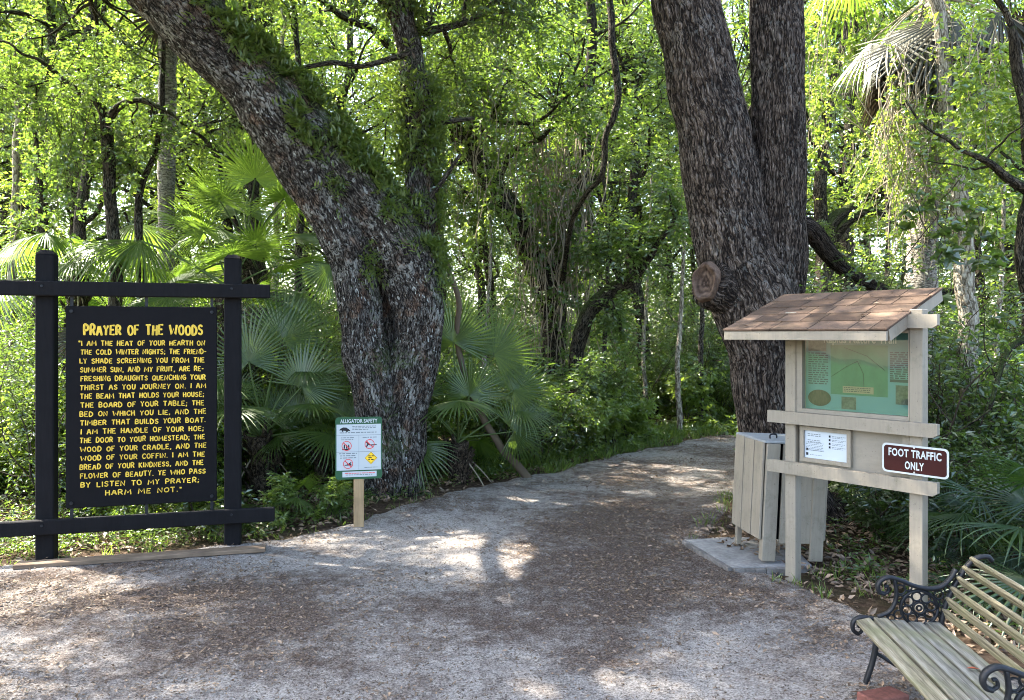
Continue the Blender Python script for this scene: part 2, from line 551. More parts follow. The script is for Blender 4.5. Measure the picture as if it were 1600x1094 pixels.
M['leaf_bright'] = leaf_mat('bright_sunlit_leaves', (.05, .10, .014), (.13, .19, .035), (.19, .33, .02), (.52, .64, .08), .55, .09, .33)  # brighter leaf colour; sunlight painted into foliage that renders too dark
M['leaf_dark'] = leaf_mat('dark_shaded_leaves', (.009, .021, .007), (.055, .085, .020), (.045, .10, .010), (.26, .39, .04), .46, .10, .33)  # dark leaf colour; deep shade painted into the far woods
M['fern'] = leaf_mat('resurrection_fern', (.03, .055, .012), (.115, .15, .03), (.09, .16, .016), (.34, .46, .05), .45, .06, .45)
M['palm'] = leaf_mat('palm_blades', (.018, .040, .010), (.070, .108, .022), (.09, .18, .015), (.30, .46, .045), .46, .05, .38)
M['palm_shaded'] = leaf_mat('shaded_palm_blades', (.008, .022, .008), (.028, .052, .016), (.03, .09, .012), (.10, .18, .02), .3, .05, .35)  # darker copy of the palm blades, shade put into the colour
M['palm_dead'] = leaf_mat('dead_palm_blades', (.02, .016, .011), (.062, .05, .034), (.025, .018, .011), (.08, .06, .034), .3, .06, .5)
M['grass'] = leaf_mat('grass_blades', (.035, .07, .012), (.12, .17, .03), (.08, .17, .015), (.35, .46, .05), .45, .05, .4)
M['stem'] = plain('green_stem', (.07, .10, .03), .6)
M['twig'] = plain('twig_bark', (.055, .043, .032), .85, 0, .1)
M['dead_wood'] = plain('dead_wood', (.115, .088, .06), .9, 0, .1)
M['vine'] = plain('dry_vine', (.27, .225, .16), .85, 0, .1)
M['palm_boot'] = bark_mat('palm_boots', (.012, .009, .006), (.05, .036, .025), (.15, .115, .08), 0, 0, 0, 1.0, 25, 14)
M['palm_trunk'] = bark_mat('palm_trunk', (.07, .06, .05), (.20, .18, .15), (.34, .31, .26), .3, 0, 0, .5, 10, 30)
M['bark_grey'] = bark_mat('grey_bark', (.012, .010, .008), (.052, .042, .032), (.14, .12, .095), .3, .3, 0, .9, 26, 8)
M['bark_dark'] = bark_mat('dark_mossy_bark', (.008, .007, .005), (.04, .032, .023), (.12, .10, .07), .15, .7, 0, .9, 26, 8)
M['bark_pale'] = bark_mat('pale_bark', (.08, .065, .045), (.26, .22, .16), (.42, .38, .30), .5, .1, 0, .5, 14, 6)
M['bark_oak'] = bark_mat('lichened_oak_bark', (.006, .005, .004), (.052, .043, .036), (.20, .18, .155), 1.0, .6, .45, 1.0, 26, 9, True)
M['bark_twin'] = bark_mat('furrowed_oak_bark', (.007, .005, .004), (.058, .043, .033), (.185, .145, .115), .18, 0, 0, 1.0, 27, 4.2, True)
# ------------------------------------------------------------------ ground and path
def gz(x, y):
    x = np.asarray(x, float); y = np.asarray(y, float); sh = x.shape
    xf, yf = x.ravel(), y.ravel()
    z = .035 * n2(xf, yf, .45, 1) + .25 * n2(xf, yf, .09, 2) * smooth(13, 26, yf)
    z = z * smooth(1.2, 3.0, np.hypot(xf - 2.2, yf - 5.6) + .3)
    z += .07 * np.exp(-((xf - 1.95) ** 2 + (yf - 3.75) ** 2) / .5)
    z += .10 * np.exp(-((xf + 1.35) ** 2 + (yf - 8.9) ** 2) / 1.1)
    z += .10 * np.exp(-((xf - 2.8) ** 2 + (yf - 7.9) ** 2) / .9)
    return z.reshape(sh)
def g1(x, y): return float(gz(np.array([x]), np.array([y]))[0])

PATH = np.array([(-7, 6.3), (-4.3, 6.42), (-3.2, 6.7), (-2.33, 7.05), (-1.55, 7.72), (-.95, 8.9), (.25, 10.3), (1.53, 12.1), (2.95, 13.6), (4.2, 14.5), (6.5, 15.2), (10, 15.3), (10, 11.8), (6, 11.7),
                 (4.3, 11.0), (3.2, 9.9), (2.45, 8.6), (1.95, 7.6), (1.75, 6.9), (2.0, 6.2), (2.45, 5.6), (2.75, 4.9), (2.7, 4.3), (3.2, 3.4), (4.5, 1), (5, -8), (-14, -8), (-14, 5.6)])
def poly_dist(px, py, poly):
    """signed distance, positive inside"""
    d = np.full(px.shape, 1e9); ins = np.zeros(px.shape, bool)
    n = len(poly)
    for i in range(n):
        a, b = poly[i], poly[(i + 1) % n]
        e = b - a
        t = np.clip(((px - a[0]) * e[0] + (py - a[1]) * e[1]) / (e @ e), 0, 1)
        d = np.minimum(d, np.hypot(px - a[0] - t * e[0], py - a[1] - t * e[1]))
        c = ((a[1] > py) != (b[1] > py)) & (px < (b[0] - a[0]) * (py - a[1]) / (b[1] - a[1] + 1e-12) + a[0])
        ins ^= c
    return np.where(ins, d, -d)

def grid_mesh(mb, xs, ys, zf, keep=None, tf=None):
    X, Y = np.meshgrid(xs, ys)
    Z = zf(X, Y)
    V = np.stack([X.ravel(), Y.ravel(), Z.ravel()], 1)
    nx, ny = len(xs), len(ys)
    i = np.arange(ny - 1)[:, None] * nx; j = np.arange(nx - 1)[None]
    F = np.stack([i + j, i + j + 1, i + j + nx + 1, i + j + nx], -1).reshape(-1, 4)
    if keep is not None:
        kv = keep(X, Y).ravel()
        F = F[kv[F].any(1)]
        used = np.unique(F); mp = np.full(len(V), -1); mp[used] = np.arange(len(used))
        V = V[used]; F = mp[F]
    t = .5 if tf is None else tf(V[:, 0], V[:, 1])
    mb.add(V, F, t)

def warp(a, n, p=2.6): 
    t = np.linspace(-1, 1, n)
    return np.sign(t) * np.abs(t) ** p * a
mb = MB()
grid_mesh(mb, warp(110, 190), 8 + warp(110, 190), lambda X, Y: gz(X, Y) + .015 * n2(X, Y, 1.7, 5).reshape(X.shape))
tag(mb.build('ground', M['ground'], smooth_=True), kind='structure')

def path_in(X, Y):
    return poly_dist(X, Y, PATH) + .22 * n2(X, Y, 1.1, 11).reshape(X.shape) + .08 * n2(X, Y, 4.5, 12).reshape(X.shape)
def path_z(X, Y):
    d = path_in(X, Y)
    micro = (.012 * n2(X, Y, 2.3, 21) + .007 * n2(X, Y, 7.0, 22) + .004 * n2(X, Y, 17.0, 23)).reshape(X.shape)
    return gz(X, Y) + .022 + micro - .12 * (1 - smooth(-.18, .12, d))
def path_t(x, y):
    """how much brown humus lies over the sand"""
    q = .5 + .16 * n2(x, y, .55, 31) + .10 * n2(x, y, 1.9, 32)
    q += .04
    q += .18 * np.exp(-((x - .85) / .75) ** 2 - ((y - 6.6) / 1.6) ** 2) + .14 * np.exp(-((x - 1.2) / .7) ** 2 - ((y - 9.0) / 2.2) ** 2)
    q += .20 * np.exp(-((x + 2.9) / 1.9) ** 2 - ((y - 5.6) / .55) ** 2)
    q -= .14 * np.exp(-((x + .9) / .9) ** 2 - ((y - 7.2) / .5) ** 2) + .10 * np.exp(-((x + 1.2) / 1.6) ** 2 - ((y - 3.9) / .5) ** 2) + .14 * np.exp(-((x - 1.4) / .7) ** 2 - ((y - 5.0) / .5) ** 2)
    return q
mb = MB()
grid_mesh(mb, np.arange(-9, 9, .07), np.arange(-1, 16, .07), path_z, lambda X, Y: path_in(X, Y) > -.3, path_t)
tag(mb.build('path', M['path'], smooth_=True), kind='structure')
def pz(x, y):
    return float(path_z(np.array([[x]]), np.array([[y]]))[0, 0])
mb = MB()
grid_mesh(mb, np.linspace(-60, -9.5, 40), np.linspace(-40, 7, 40), lambda X, Y: gz(X, Y) + .06)
tag(mb.build('lawn', M['lawn'], smooth_=True), kind='structure')

# ------------------------------------------------------------------ the prayer sign: frame, hanging board, plank at its foot
STROKES = {
 'A': [[(0, 0), (.36, 1), (.5, 1), (.8, 0)], [(.16, .38), (.66, .38)]], 'B': [[(0, 0), (0, 1), (.45, .98), (.58, .78), (.45, .56), (0, .53)], [(.4, .54), (.66, .36), (.55, .06), (0, 0)]],
 'C': [[(.7, .85), (.45, 1), (.15, .85), (0, .5), (.15, .12), (.45, 0), (.7, .14)]], 'D': [[(0, 0), (0, 1), (.4, .96), (.72, .6), (.62, .2), (.3, 0), (0, 0)]],
 'E': [[(.6, 1), (0, 1), (0, 0), (.62, 0)], [(0, .52), (.48, .52)]], 'F': [[(.6, 1), (0, 1), (0, 0)], [(0, .54), (.46, .54)]],
 'G': [[(.7, .86), (.42, 1), (.12, .82), (0, .45), (.18, .08), (.5, 0), (.74, .14), (.74, .46), (.44, .46)]], 'H': [[(0, 0), (.02, 1)], [(.66, 0), (.66, 1)], [(0, .5), (.66, .54)]],
 'I': [[(.05, 0), (.05, 1)]], 'J': [[(.5, 1), (.5, .2), (.32, 0), (.08, .04), (0, .22)]], 'K': [[(0, 0), (0, 1)], [(.64, 1), (.04, .45)], [(.2, .58), (.66, 0)]],
 'L': [[(0, 1), (0, 0), (.58, .02)]], 'M': [[(0, 0), (.12, 1), (.54, .32), (.96, 1), (1.08, 0)]], 'N': [[(0, 0), (.02, 1), (.74, 0), (.76, 1)]],
 'O': [[(.38, 1), (.08, .82), (0, .45), (.14, .1), (.4, 0), (.7, .14), (.78, .5), (.66, .86), (.38, 1)]], 'P': [[(0, 0), (0, 1), (.48, .98), (.64, .74), (.5, .48), (0, .44)]],
 'Q': [[(.38, 1), (.08, .82), (0, .45), (.14, .1), (.4, 0), (.7, .14), (.78, .5), (.66, .86), (.38, 1)], [(.46, .3), (.8, -.06)]], 'R': [[(0, 0), (0, 1), (.48, .98), (.62, .76), (.48, .52), (0, .48)], [(.3, .5), (.68, 0)]],
 'S': [[(.62, .86), (.36, 1), (.06, .84), (.1, .62), (.55, .42), (.6, .16), (.34, 0), (0, .12)]], 'T': [[(0, 1), (.72, 1)], [(.36, 1), (.36, 0)]],
 'U': [[(0, 1), (.02, .28), (.2, .02), (.48, .02), (.64, .28), (.66, 1)]], 'V': [[(0, 1), (.36, 0), (.72, 1)]], 'W': [[(0, 1), (.26, 0), (.6, .62), (.94, 0), (1.2, 1)]],
 'Y': [[(0, 1), (.34, .5), (.68, 1)], [(.34, .5), (.3, 0)]], '.': [[(.05, .02), (.09, .06)]], ',': [[(.1, .08), (.02, -.18)]], ';': [[(.1, .1), (.02, -.18)], [(.1, .55), (.11, .6)]],
 '-': [[(0, .48), (.38, .5)]], '"': [[(0, 1.05), (.05, .78)], [(.2, 1.05), (.22, .78)]]}
def letter_line(mb, rng, s, x0, x1, z, h, y, r):
    adv, x = [], 0.0
    for ch in s:
        adv.append(x)
        if ch == ' ': x += .95
        else: x += max(p[0] for st in STROKES[ch] for p in st) + .40
    total = x - .40
    k = (x1 - x0) / total
    for ch, a in zip(s, adv):
        if ch == ' ': continue
        dz, sc, sk = rng.uniform(-.05, .05) * h, rng.uniform(.93, 1.07), rng.uniform(-.06, .08)
        for st in STROKES[ch]:
            pts = np.array(st, float)
            if len(pts) > 2 and ch not in 'AEFHKLMNTVWY':
                pts, _ = catmull(np.c_[pts, np.zeros(len(pts))], np.ones(len(pts)), 3); pts = pts[:, :2]
            X = x0 + (a + pts[:, 0] + sk * pts[:, 1]) * k
            Z = z + dz + pts[:, 1] * h * sc
            Q = np.stack([X, np.zeros(len(X)), Z], 1)
            d0 = unit(Q[0] - Q[1]) * r * .5; d1 = unit(Q[-1] - Q[-2]) * r * .5
            Q = np.vstack([Q[0] + d0, Q, Q[-1] + d1])
            rr = np.full(len(Q), r); rr[0] *= .6; rr[-1] *= .6
            V, F, _ = tube(Q, rr, 6)
            V[:, 1] = V[:, 1] * .25 + y
            mb.add(V, F)

PR_ROT = R(15)
fx, fy = -3.985, 6.58
fr = thing('sign_frame', 'black timber frame of two posts and two crossbeams holding the prayer board', 'sign frame', (fx, fy, g1(fx, fy) - .03), PR_ROT)
for x in (0, 1.504):
    mb = MB()
    def tp(co):
        if co.z > 1.3: co.x *= 1
    box(mb, (0, 0, 1.33), (.14, .14, 2.62), .008)
    o = mb.build('post', M['black_paint'], fr); o.location = (x, 0, 0)
    mb = MB()
    Vp = np.array([(-.07, -.07, 0), (.07, -.07, 0), (.07, .07, 0), (-.07, .07, 0), (-.04, -.04, .035), (.04, -.04, .035), (.04, .04, .035), (-.04, .04, .035)]) + [0, 0, 2.641]
    mb.add(Vp, np.array([[0, 1, 5, 4], [1, 2, 6, 5], [2, 3, 7, 6], [3, 0, 4, 7], [4, 5, 6, 7]]))
    mb.build('post_cap', M['black_paint'], o)
for zc, xr in ((2.345, 1.83), (.33, 1.87)):
    mb = MB(); box(mb, ((-.55 + xr) / 2, -.045, zc), (xr + .55, .062, .125), .008)
    # sits notched over the posts, its face proud of them
    o = mb.build('crossbeam', M['black_paint'], fr); o.location = (0, -.058, 0)
    mb = MB()
    for x in (0, 1.504):
        V, F, _ = tube([(x, -.076, zc + .02), (x, -.083, zc + .02)], .011, 8); mb.add(V, F)
    mb.build('bolt', M['iron'], o)
BX0, BX1, BZ0, BZ1, BY = .17, 1.375, .475, 2.20, -.10
bd = thing('hanging_signboard', 'black hanging board lettered in yellow with a prayer of the woods', 'signboard', (fx, fy, g1(fx, fy) - .03), PR_ROT)
mb = MB(); box(mb, ((BX0 + BX1) / 2, BY + .018, (BZ0 + BZ1) / 2), (BX1 - BX0, .036, BZ1 - BZ0), .005)
mb.build('board', M['black_board'], bd)
rng = np.random.RandomState(3)
yb = BY - .002
mb = MB(); letter_line(mb, rng, 'PRAYER OF THE WOODS', .315, 1.255, 1.955, .080, yb, .0095)
mb.build('title_lettering', M['yellow'], bd)
LINES = ['"I AM THE HEAT OF YOUR HEARTH ON', 'THE COLD WINTER NIGHTS; THE FRIEND-', 'LY SHADE SCREENING YOU FROM THE', 'SUMMER SUN, AND MY FRUIT, ARE RE-',
         'FRESHING DRAUGHTS QUENCHING YOUR', 'THIRST AS YOU JOURNEY ON. I AM', 'THE BEAM THAT HOLDS YOUR HOUSE;', 'THE BOARD OF YOUR TABLE; THE', 'BED ON WHICH YOU LIE, AND THE',
         'TIMBER THAT BUILDS YOUR BOAT.', 'I AM THE HANDLE OF YOUR HOE;', 'THE DOOR TO YOUR HOMESTEAD; THE', 'WOOD OF YOUR CRADLE, AND THE', 'WOOD OF YOUR COFFIN. I AM THE',
         'BREAD OF YOUR KINDNESS, AND THE', 'FLOWER OF BEAUTY. YE WHO PASS', 'BY LISTEN TO MY PRAYER;', 'HARM ME NOT."']
mb = MB()
for i, s in enumerate(LINES):
    z = 1.862 - i * .0757
    x0, x1 = .285 + .004 * math.sin(i * 2.1), 1.275 + .012 * math.sin(i * 1.7)
    if i == 0: x0 = .275
    if i == 16: x1 = 1.225
    if i == 17: x0, x1 = .48, 1.08
    letter_line(mb, rng, s, x0, x1, z, .039, yb, .0050)
mb.build('verse_lettering', M['yellow'], bd)
for x, z in ((.215, 2.155), (1.335, 2.155), (.215, .52), (1.335, .52), (.80, 2.155), (.80, .52)):
    mb = MB()
    top = z > 1
    z2 = 2.31 if top else .37
    if abs(x - .80) > .1:
        V, F, _ = tube([(x, BY - .001, z), (x, BY - .012, z)], .014, 10); mb.add(V, F)
    box(mb, (x, BY + .012, (z + z2) / 2 + (.03 if top else -.03)), (.026, .006, abs(z2 - z) - .03), .001)
    mb.build('hanger', M['iron'], bd)
mb = MB()
px_, py_ = -3.25, 6.57
box(mb, (0, 0, 0), (1.95, .13, .035), .004, tint=.5)
o = mb.build('ground_plank', M['plank_wood']); o.location = (px_ + .15, py_ - .08, pz(px_, py_ - .08) + .02); o.rotation_euler = (0, R(-.4), R(13.5))
tag(o, 'weathered plank lying along the ground under the black prayer sign', 'plank')

# ------------------------------------------------------------------ alligator warning sign
ax, ay = -1.52, 7.62
AR = R(12)
al = thing('warning_sign', 'small green and white alligator safety sign on a short wooden post', 'sign', (ax, ay, pz(ax, ay) - .03), AR)
mb = MB(); box(mb, (0, 0, .50), (.10, .10, 1.06), .006); mb.build('post', M['post_wood'], al)
AW, AH, AZ0 = .452, .61, .505
mb = MB(); poly_prism(mb, rrect(-AW / 2, AW / 2, AZ0, AZ0 + AH, .03), -.0565, -.0535)
pa = mb.build('panel', M['sign_green'], al)
AZ1 = AZ0 + AH
def AU(u, v): return (-AW / 2 + u * AW, AZ1 - v * AH)
yf = -.0575
def quad(mb, u0, v0, u1, v1, y):
    a = AU(u0, v0); b = AU(u1, v1)
    mb.add([(a[0], y, b[1]), (b[0], y, b[1]), (b[0], y, a[1]), (a[0], y, a[1])], np.array([[0, 1, 2, 3]]))
mb = MB(); quad(mb, .025, .115, .975, .855, yf); quad(mb, .15, .875, .88, .965, yf); mb.build('white_panel', M['white'], pa)
mb = MB(); put_text(mb, 'ALLIGATOR SAFETY', .052, 0, AU(0, .092)[1], yf - .001, .0012, AW * .8); mb.build('title_lettering', M['white'], pa)
mb = MB(); y2 = yf - .0012
quad(mb, .025, .289, .975, .294, y2); quad(mb, .025, .556, .975, .561, y2); quad(mb, .497, .292, .503, .85, y2)
for v, u0, u1, h in ((.155, .36, .88, .009), (.18, .36, .86, .009), (.205, .36, .7, .009), (.255, .09, .88, .011), (.335, .12, .4, .010), (.365, .12, .38, .008), (.335, .58, .92, .010), (.59, .08, .46, .011), (.625, .10, .46, .011), (.66, .10, .45, .011), (.82, .62, .9, .008), (.935, .22, .8, .009)):
    greek(mb, rng, AU(u0, v)[0], AU(u1, v)[0], AU(0, v)[1], h, y2)
mb.build('small_print', M['grey_ink'], pa)
mb = MB()
greek(mb, rng, AU(.2, .905)[0], AU(.84, .905)[0], AU(0, .91)[1], .009, y2); mb.build('red_print', M['red_ink'], pa)
def circ(cx, cz, r, n=20): return [(cx + r * math.cos(2 * math.pi * i / n), cz + r * math.sin(2 * math.pi * i / n)) for i in range(n)]
mb = MB()
ICON = [AU(.24, .46), AU(.73, .44), AU(.27, .75)]
for cx, cz in ICON:
    ring_outline(mb, circ(cx, cz, .048), circ(cx, cz, .042), y2 - .0016, y2)
    d = .032
    mb.add([(cx - d - .003, y2 - .0014, cz + d - .003), (cx - d + .003, y2 - .0014, cz + d + .003), (cx + d + .003, y2 - .0014, cz - d + .003), (cx + d - .003, y2 - .0014, cz - d - .003)], np.array([[0, 3, 2, 1]]))
mb.build('prohibition_ring', M['red_ink'], pa)
mb = MB()
def blob(pts): poly_prism(mb, pts, y2 - .0008, y2)
def done():
    global mb
    mb.build('pictogram', M['ink'], pa); mb = MB()
gx, gzz = AU(.2, .2)
blob([(gx - .055, gzz - .004), (gx - .04, gzz + .012), (gx - .015, gzz + .024), (gx + .015, gzz + .022), (gx + .04, gzz + .004), (gx + .056, gzz - .014), (gx + .03, gzz - .012), (gx + .026, gzz - .022), (gx + .015, gzz - .022), (gx + .012, gzz - .012), (gx - .012, gzz - .008), (gx - .016, gzz - .02), (gx - .026, gzz - .018), (gx - .028, gzz - .006)])
done(); cx, cz = ICON[0]
blob([(cx - .045, cz - .04), (cx - .04, cz - .028), (cx - .01, cz - .03), (cx + .02, cz - .026), (cx + .024, cz - .034), (cx, cz - .042)])
for dx in (-.022, .0, .02):
    blob([(cx + dx - .006, cz - .026), (cx + dx + .006, cz - .026), (cx + dx + .005, cz + .012), (cx + dx - .005, cz + .012)])
done(); cx, cz = ICON[1]
blob([(cx - .036, cz + .014), (cx - .028, cz + .024), (cx - .008, cz + .004), (cx + .01, cz - .004), (cx + .07, cz - .004), (cx + .07, cz - .009), (cx + .02, cz - .014), (cx - .004, cz - .012)])
blob([(cx - .026, cz + .0), (cx - .012, cz - .004), (cx - .026, cz - .03), (cx - .034, cz - .026)])
done(); cx, cz = ICON[2]
blob([(cx - .034, cz - .016), (cx + .036, cz - .016), (cx + .034, cz - .008), (cx + .02, cz + .0), (cx + .034, cz + .008), (cx + .028, cz + .018), (cx + .008, cz + .006), (cx - .01, cz - .006), (cx - .034, cz - .01)])
done(); dxc, dzc = AU(.76, .665)
for i in range(3):
    greek(mb, rng, dxc - .026, dxc + .026, dzc + .016 - i * .018, .012, y2 - .0035)
mb.build('diamond_lettering', M['ink'], pa)
mb = MB(); h = .062
mb.add([(dxc - h, y2 - .001, dzc), (dxc, y2 - .001, dzc - h), (dxc + h, y2 - .001, dzc), (dxc, y2 - .001, dzc + h)], np.array([[0, 1, 2, 3]]))
am = mb.build('warning_diamond', M['amber'], pa)
mb = MB(); ring_outline(mb, [(dxc - .057, dzc), (dxc, dzc - .057), (dxc + .057, dzc), (dxc, dzc + .057)], [(dxc - .053, dzc), (dxc, dzc - .053), (dxc + .053, dzc), (dxc, dzc + .053)], y2 - .0024, y2 - .002)
mb.build('diamond_border', M['ink'], am)

# ------------------------------------------------------------------ information kiosk
TH = R(51)
rv = np.array([math.cos(TH), -math.sin(TH)]); bv = np.array([math.sin(TH), math.cos(TH)])
k0 = np.array([2.02, 6.07]) + rv * .171 + bv * .085
KZ = g1(*k0)
ki = thing('information_kiosk', 'beige wooden notice kiosk with sloping brown shingled roof and glazed trail map', 'kiosk', (k0[0], k0[1], 0), -TH)
W = .94
for x in (0, W):
    mb = MB(); box(mb, (0, 0, 1.02), (.088, .088, 2.14), .005)
    o = mb.build('post', M['beige'], ki); o.location = (x, 0, 0)
for zc in (2.006, 1.274, .886):
    mb = MB()
    def cut(co):
        pass
    x0, x1, hh = -.172, W + .155, .0465
    pr = [(x0, zc - hh), (x1 - .03, zc - hh), (x1, zc - hh + .02), (x1, zc + hh), (x0, zc + hh)]
    poly_prism(mb, pr, -.088, -.0475)
    mb.build('rail', M['beige'], ki)
# closed lower panel and its framing
mb = MB(); box(mb, (W / 2, .012, 1.08), (W - .094, .02, .36), .002); mb.build('back_panel', M['beige_dark'], ki)
mb = MB(); box(mb, (W - .075, -.012, 1.08), (.05, .022, .30), .002, tint=.6); mb.build('filler_strip', M['beige'], ki)
# notice frame
NX0, NX1, NZ0, NZ1 = .075, .475, .945, 1.215
mb = MB(); ring_outline(mb, [(NX0, NZ0), (NX1, NZ0), (NX1, NZ1), (NX0, NZ1)], [(NX0 + .03, NZ0 + .03), (NX1 - .03, NZ0 + .03), (NX1 - .03, NZ1 - .03), (NX0 + .03, NZ1 - .03)], -.030, .001)
nf = mb.build('notice_frame', M['beige'], ki)
mb = MB(); mb.add([(NX0 + .02, -.014, NZ0 + .02), (NX1 - .02, -.014, NZ0 + .02), (NX1 - .02, -.014, NZ1 - .02), (NX0 + .02, -.014, NZ1 - .02)], np.array([[0, 1, 2, 3]]))
no = mb.build('notice_sheet', M['paper'], nf)
mb = MB(); yq = -.0155
for i in range(4):
    greek(mb, rng, .13, .235, 1.155 - i * .013 - (.02 if i > 1 else 0), .007, yq)
for i in range(6):
    greek(mb, rng, .115, .26, 1.09 - i * .0115, .005, yq)
mb.build('small_print', M['grey_ink'], no); mb = MB(); mi_ = MB()
for i in range(4):
    z = 1.145 - i * .027
    mi_.add([(.30, yq, z), (.314, yq, z), (.314, yq, z + .016), (.30, yq, z + .016)], np.array([[0, 1, 2, 3]]))
    greek(mb, rng, .325, .43, z + .008, .005, yq); greek(mb, rng, .325, .41, z - .002, .005, yq)
for z in (1.03, .995):
    mi_.add([(.118, yq, z), (.136, yq, z), (.136, yq, z + .02), (.118, yq, z + .02)], np.array([[0, 1, 2, 3]]))
    greek(mb, rng, .15, .25, z + .004, .005, yq)
mb.build('small_print', M['grey_ink'], no); mi_.build('icon_column', M['ink'], no)
# display case
CX0, CX1, CZ0, CZ1 = .05, W - .05, 1.325, 1.95
mb = MB(); box(mb, (W / 2, .035, (CZ0 + CZ1) / 2), (CX1 - CX0 + .01, .016, CZ1 - CZ0 + .03), .001); case = mb.build('display_case', M['beige_dark'], ki)
mb = MB(); fw = .024
ring_outline(mb, [(CX0 - .003, CZ0 - .005), (CX1 + .003, CZ0 - .005), (CX1 + .003, CZ1), (CX0 - .003, CZ1)], [(CX0 + fw + .02, CZ0 + fw), (CX1 - .006, CZ0 + fw), (CX1 - .006, CZ1 - fw), (CX0 + fw + .02, CZ1 - fw)], -.034, .026)
mb.build('case_frame', M['beige_dark'], case)
yp = .024
mb = MB(); mb.add([(CX0 + .02, yp, CZ0), (CX1, yp, CZ0), (CX1, yp, CZ1), (CX0 + .02, yp, CZ1)], np.array([[0, 1, 2, 3]])); po = mb.build('trail_poster', M['teal'], case)
def pq(mb, x0, z0, x1, z1, y): mb.add([(x0, y, z0), (x1, y, z0), (x1, y, z1), (x0, y, z1)], np.array([[0, 1, 2, 3]]))
y3 = yp - .002
mb = MB(); pq(mb, .295, 1.47, .72, 1.838, y3); mb.build('map_panel', M['map_green'], po)
mb = MB(); put_text(mb, 'Rapids Nature Trail', .078, .51, 1.853, y3, .0012, .54); mb.build('title_lettering', M['poster_light'], po)
mb = MB(); pq(mb, .39, 1.485, .62, 1.535, y3 - .002); mb.build('map_key', M['tan'], po)
mb = MB(); poly_prism(mb, [(.205 + .092 * math.cos(t), 1.435 + .062 * math.sin(t)) for t in np.linspace(0, 2 * math.pi, 28, endpoint=False)], y3 - .0015, y3); mb.build('oval_picture', M['photo_brown'], po)
mb = MB(); pq(mb, .115, 1.79, .26, 1.87, y3); pq(mb, .38, 1.365, .49, 1.455, y3 - .001); pq(mb, .775, 1.425, .875, 1.56, y3); mb.build('picture', M['photo_grey'], po)
mb = MB()
for i in range(15): greek(mb, rng, .115, .275 - (.03 if i % 6 == 5 else 0), 1.77 - i * .0165, .011, y3)
for i in range(3): greek(mb, rng, .40, .60, 1.522 - i * .013, .006, y3 - .004)
pq(mb, .735, 1.58, .88, 1.60, y3)
for i in range(13): greek(mb, rng, .735, .88, 1.605 + i * .015, .012, y3)
rg = np.linspace(0, 1, 8)
for q in ((.3, 1.6, .5, 1.72), (.5, 1.72, .55, 1.5), (.4, 1.82, .7, 1.66)):
    V, F, _ = tube([(q[0], y3 - .001, q[1]), ((q[0] + q[2]) / 2 + .02, y3 - .001, (q[1] + q[3]) / 2 + .02), (q[2], y3 - .001, q[3])], .0015, 4); mb.add(V, F)
mb.build('print', M['ink'], po)
mb = MB(); mb.add([(CX0 + fw + .018, -.012, CZ0 + fw - .002), (CX1 - .004, -.012, CZ0 + fw - .002), (CX1 - .004, -.012, CZ1 - .01), (CX0 + fw + .018, -.012, CZ1 - .01)], np.array([[0, 1, 2, 3]]))
mb.build('glass_pane', M['pane'], case)
# shed roof
RX0, RX1 = -.36, .90
YE, YR = -.382, .47
ZE, ZR = 1.945, 2.245
pit = math.atan2(ZR - ZE, YR - YE)
L_ = math.hypot(ZR - ZE, YR - YE)
Rx = np.array([[1, 0, 0], [0, math.cos(pit), -math.sin(pit)], [0, math.sin(pit), math.cos(pit)]])
def roofpt(x, s, h): 
    return np.array([x, YE + s * math.cos(pit) - h * math.sin(pit), ZE + s * math.sin(pit) + h * math.cos(pit)])
mb = MB(); box(mb, roofpt((RX0 + RX1) / 2, L_ / 2, -.012), (RX1 - RX0 - .05, L_ - .04, .018), .001, Rx); roof = mb.build('roof', M['beige_dark'], ki)
mb = MB(); rs = np.random.RandomState(5)
rows, ex = 5, L_ / 5
box(mb, roofpt((RX0 + RX1) / 2, L_ / 2, .0), (RX1 - RX0 + .012, L_ + .02, .004), .0005, Rx, tint=0)
for r_ in range(rows):
    x = RX0 - .012 - rs.uniform(0, .15)
    while x < RX1 + .012:
        w = rs.choice([.15, .20, .26, .30])
        a, b = max(x, RX0 - .012), min(x + w, RX1 + .012)
        if b - a > .02:
            s0, s1 = r_ * ex - .012 + rs.uniform(-.002, .002), (r_ + 1) * ex + .01
            lift = rs.uniform(0, .002)
            c = (roofpt((a + b) / 2, s0, .0105 + lift) + roofpt((a + b) / 2, s1, .004)) / 2
            tl = math.atan2(.0035 + lift, s1 - s0)
            R2 = np.array([[1, 0, 0], [0, math.cos(pit - tl), -math.sin(pit - tl)], [0, math.sin(pit - tl), math.cos(pit - tl)]])
            box(mb, c, (b - a - .007, s1 - s0, .012), .001, R2, tint=rs.uniform(.2, .75))
        x += w
mb.build('shingles', M['shingle'], roof)
mb = MB(); box(mb, ((RX0 + RX1) / 2, YE + .004, ZE - .036), (RX1 - RX0 + .004, .022, .068), .002); mb.build('fascia', M['beige'], roof)
for x in (RX0 + .009, RX1 - .009):
    mb = MB(); box(mb, roofpt(x, L_ / 2 + .012, -.045), (.02, L_ - .03, .085), .002, Rx); mb.build('rake_board', M['beige'], roof)
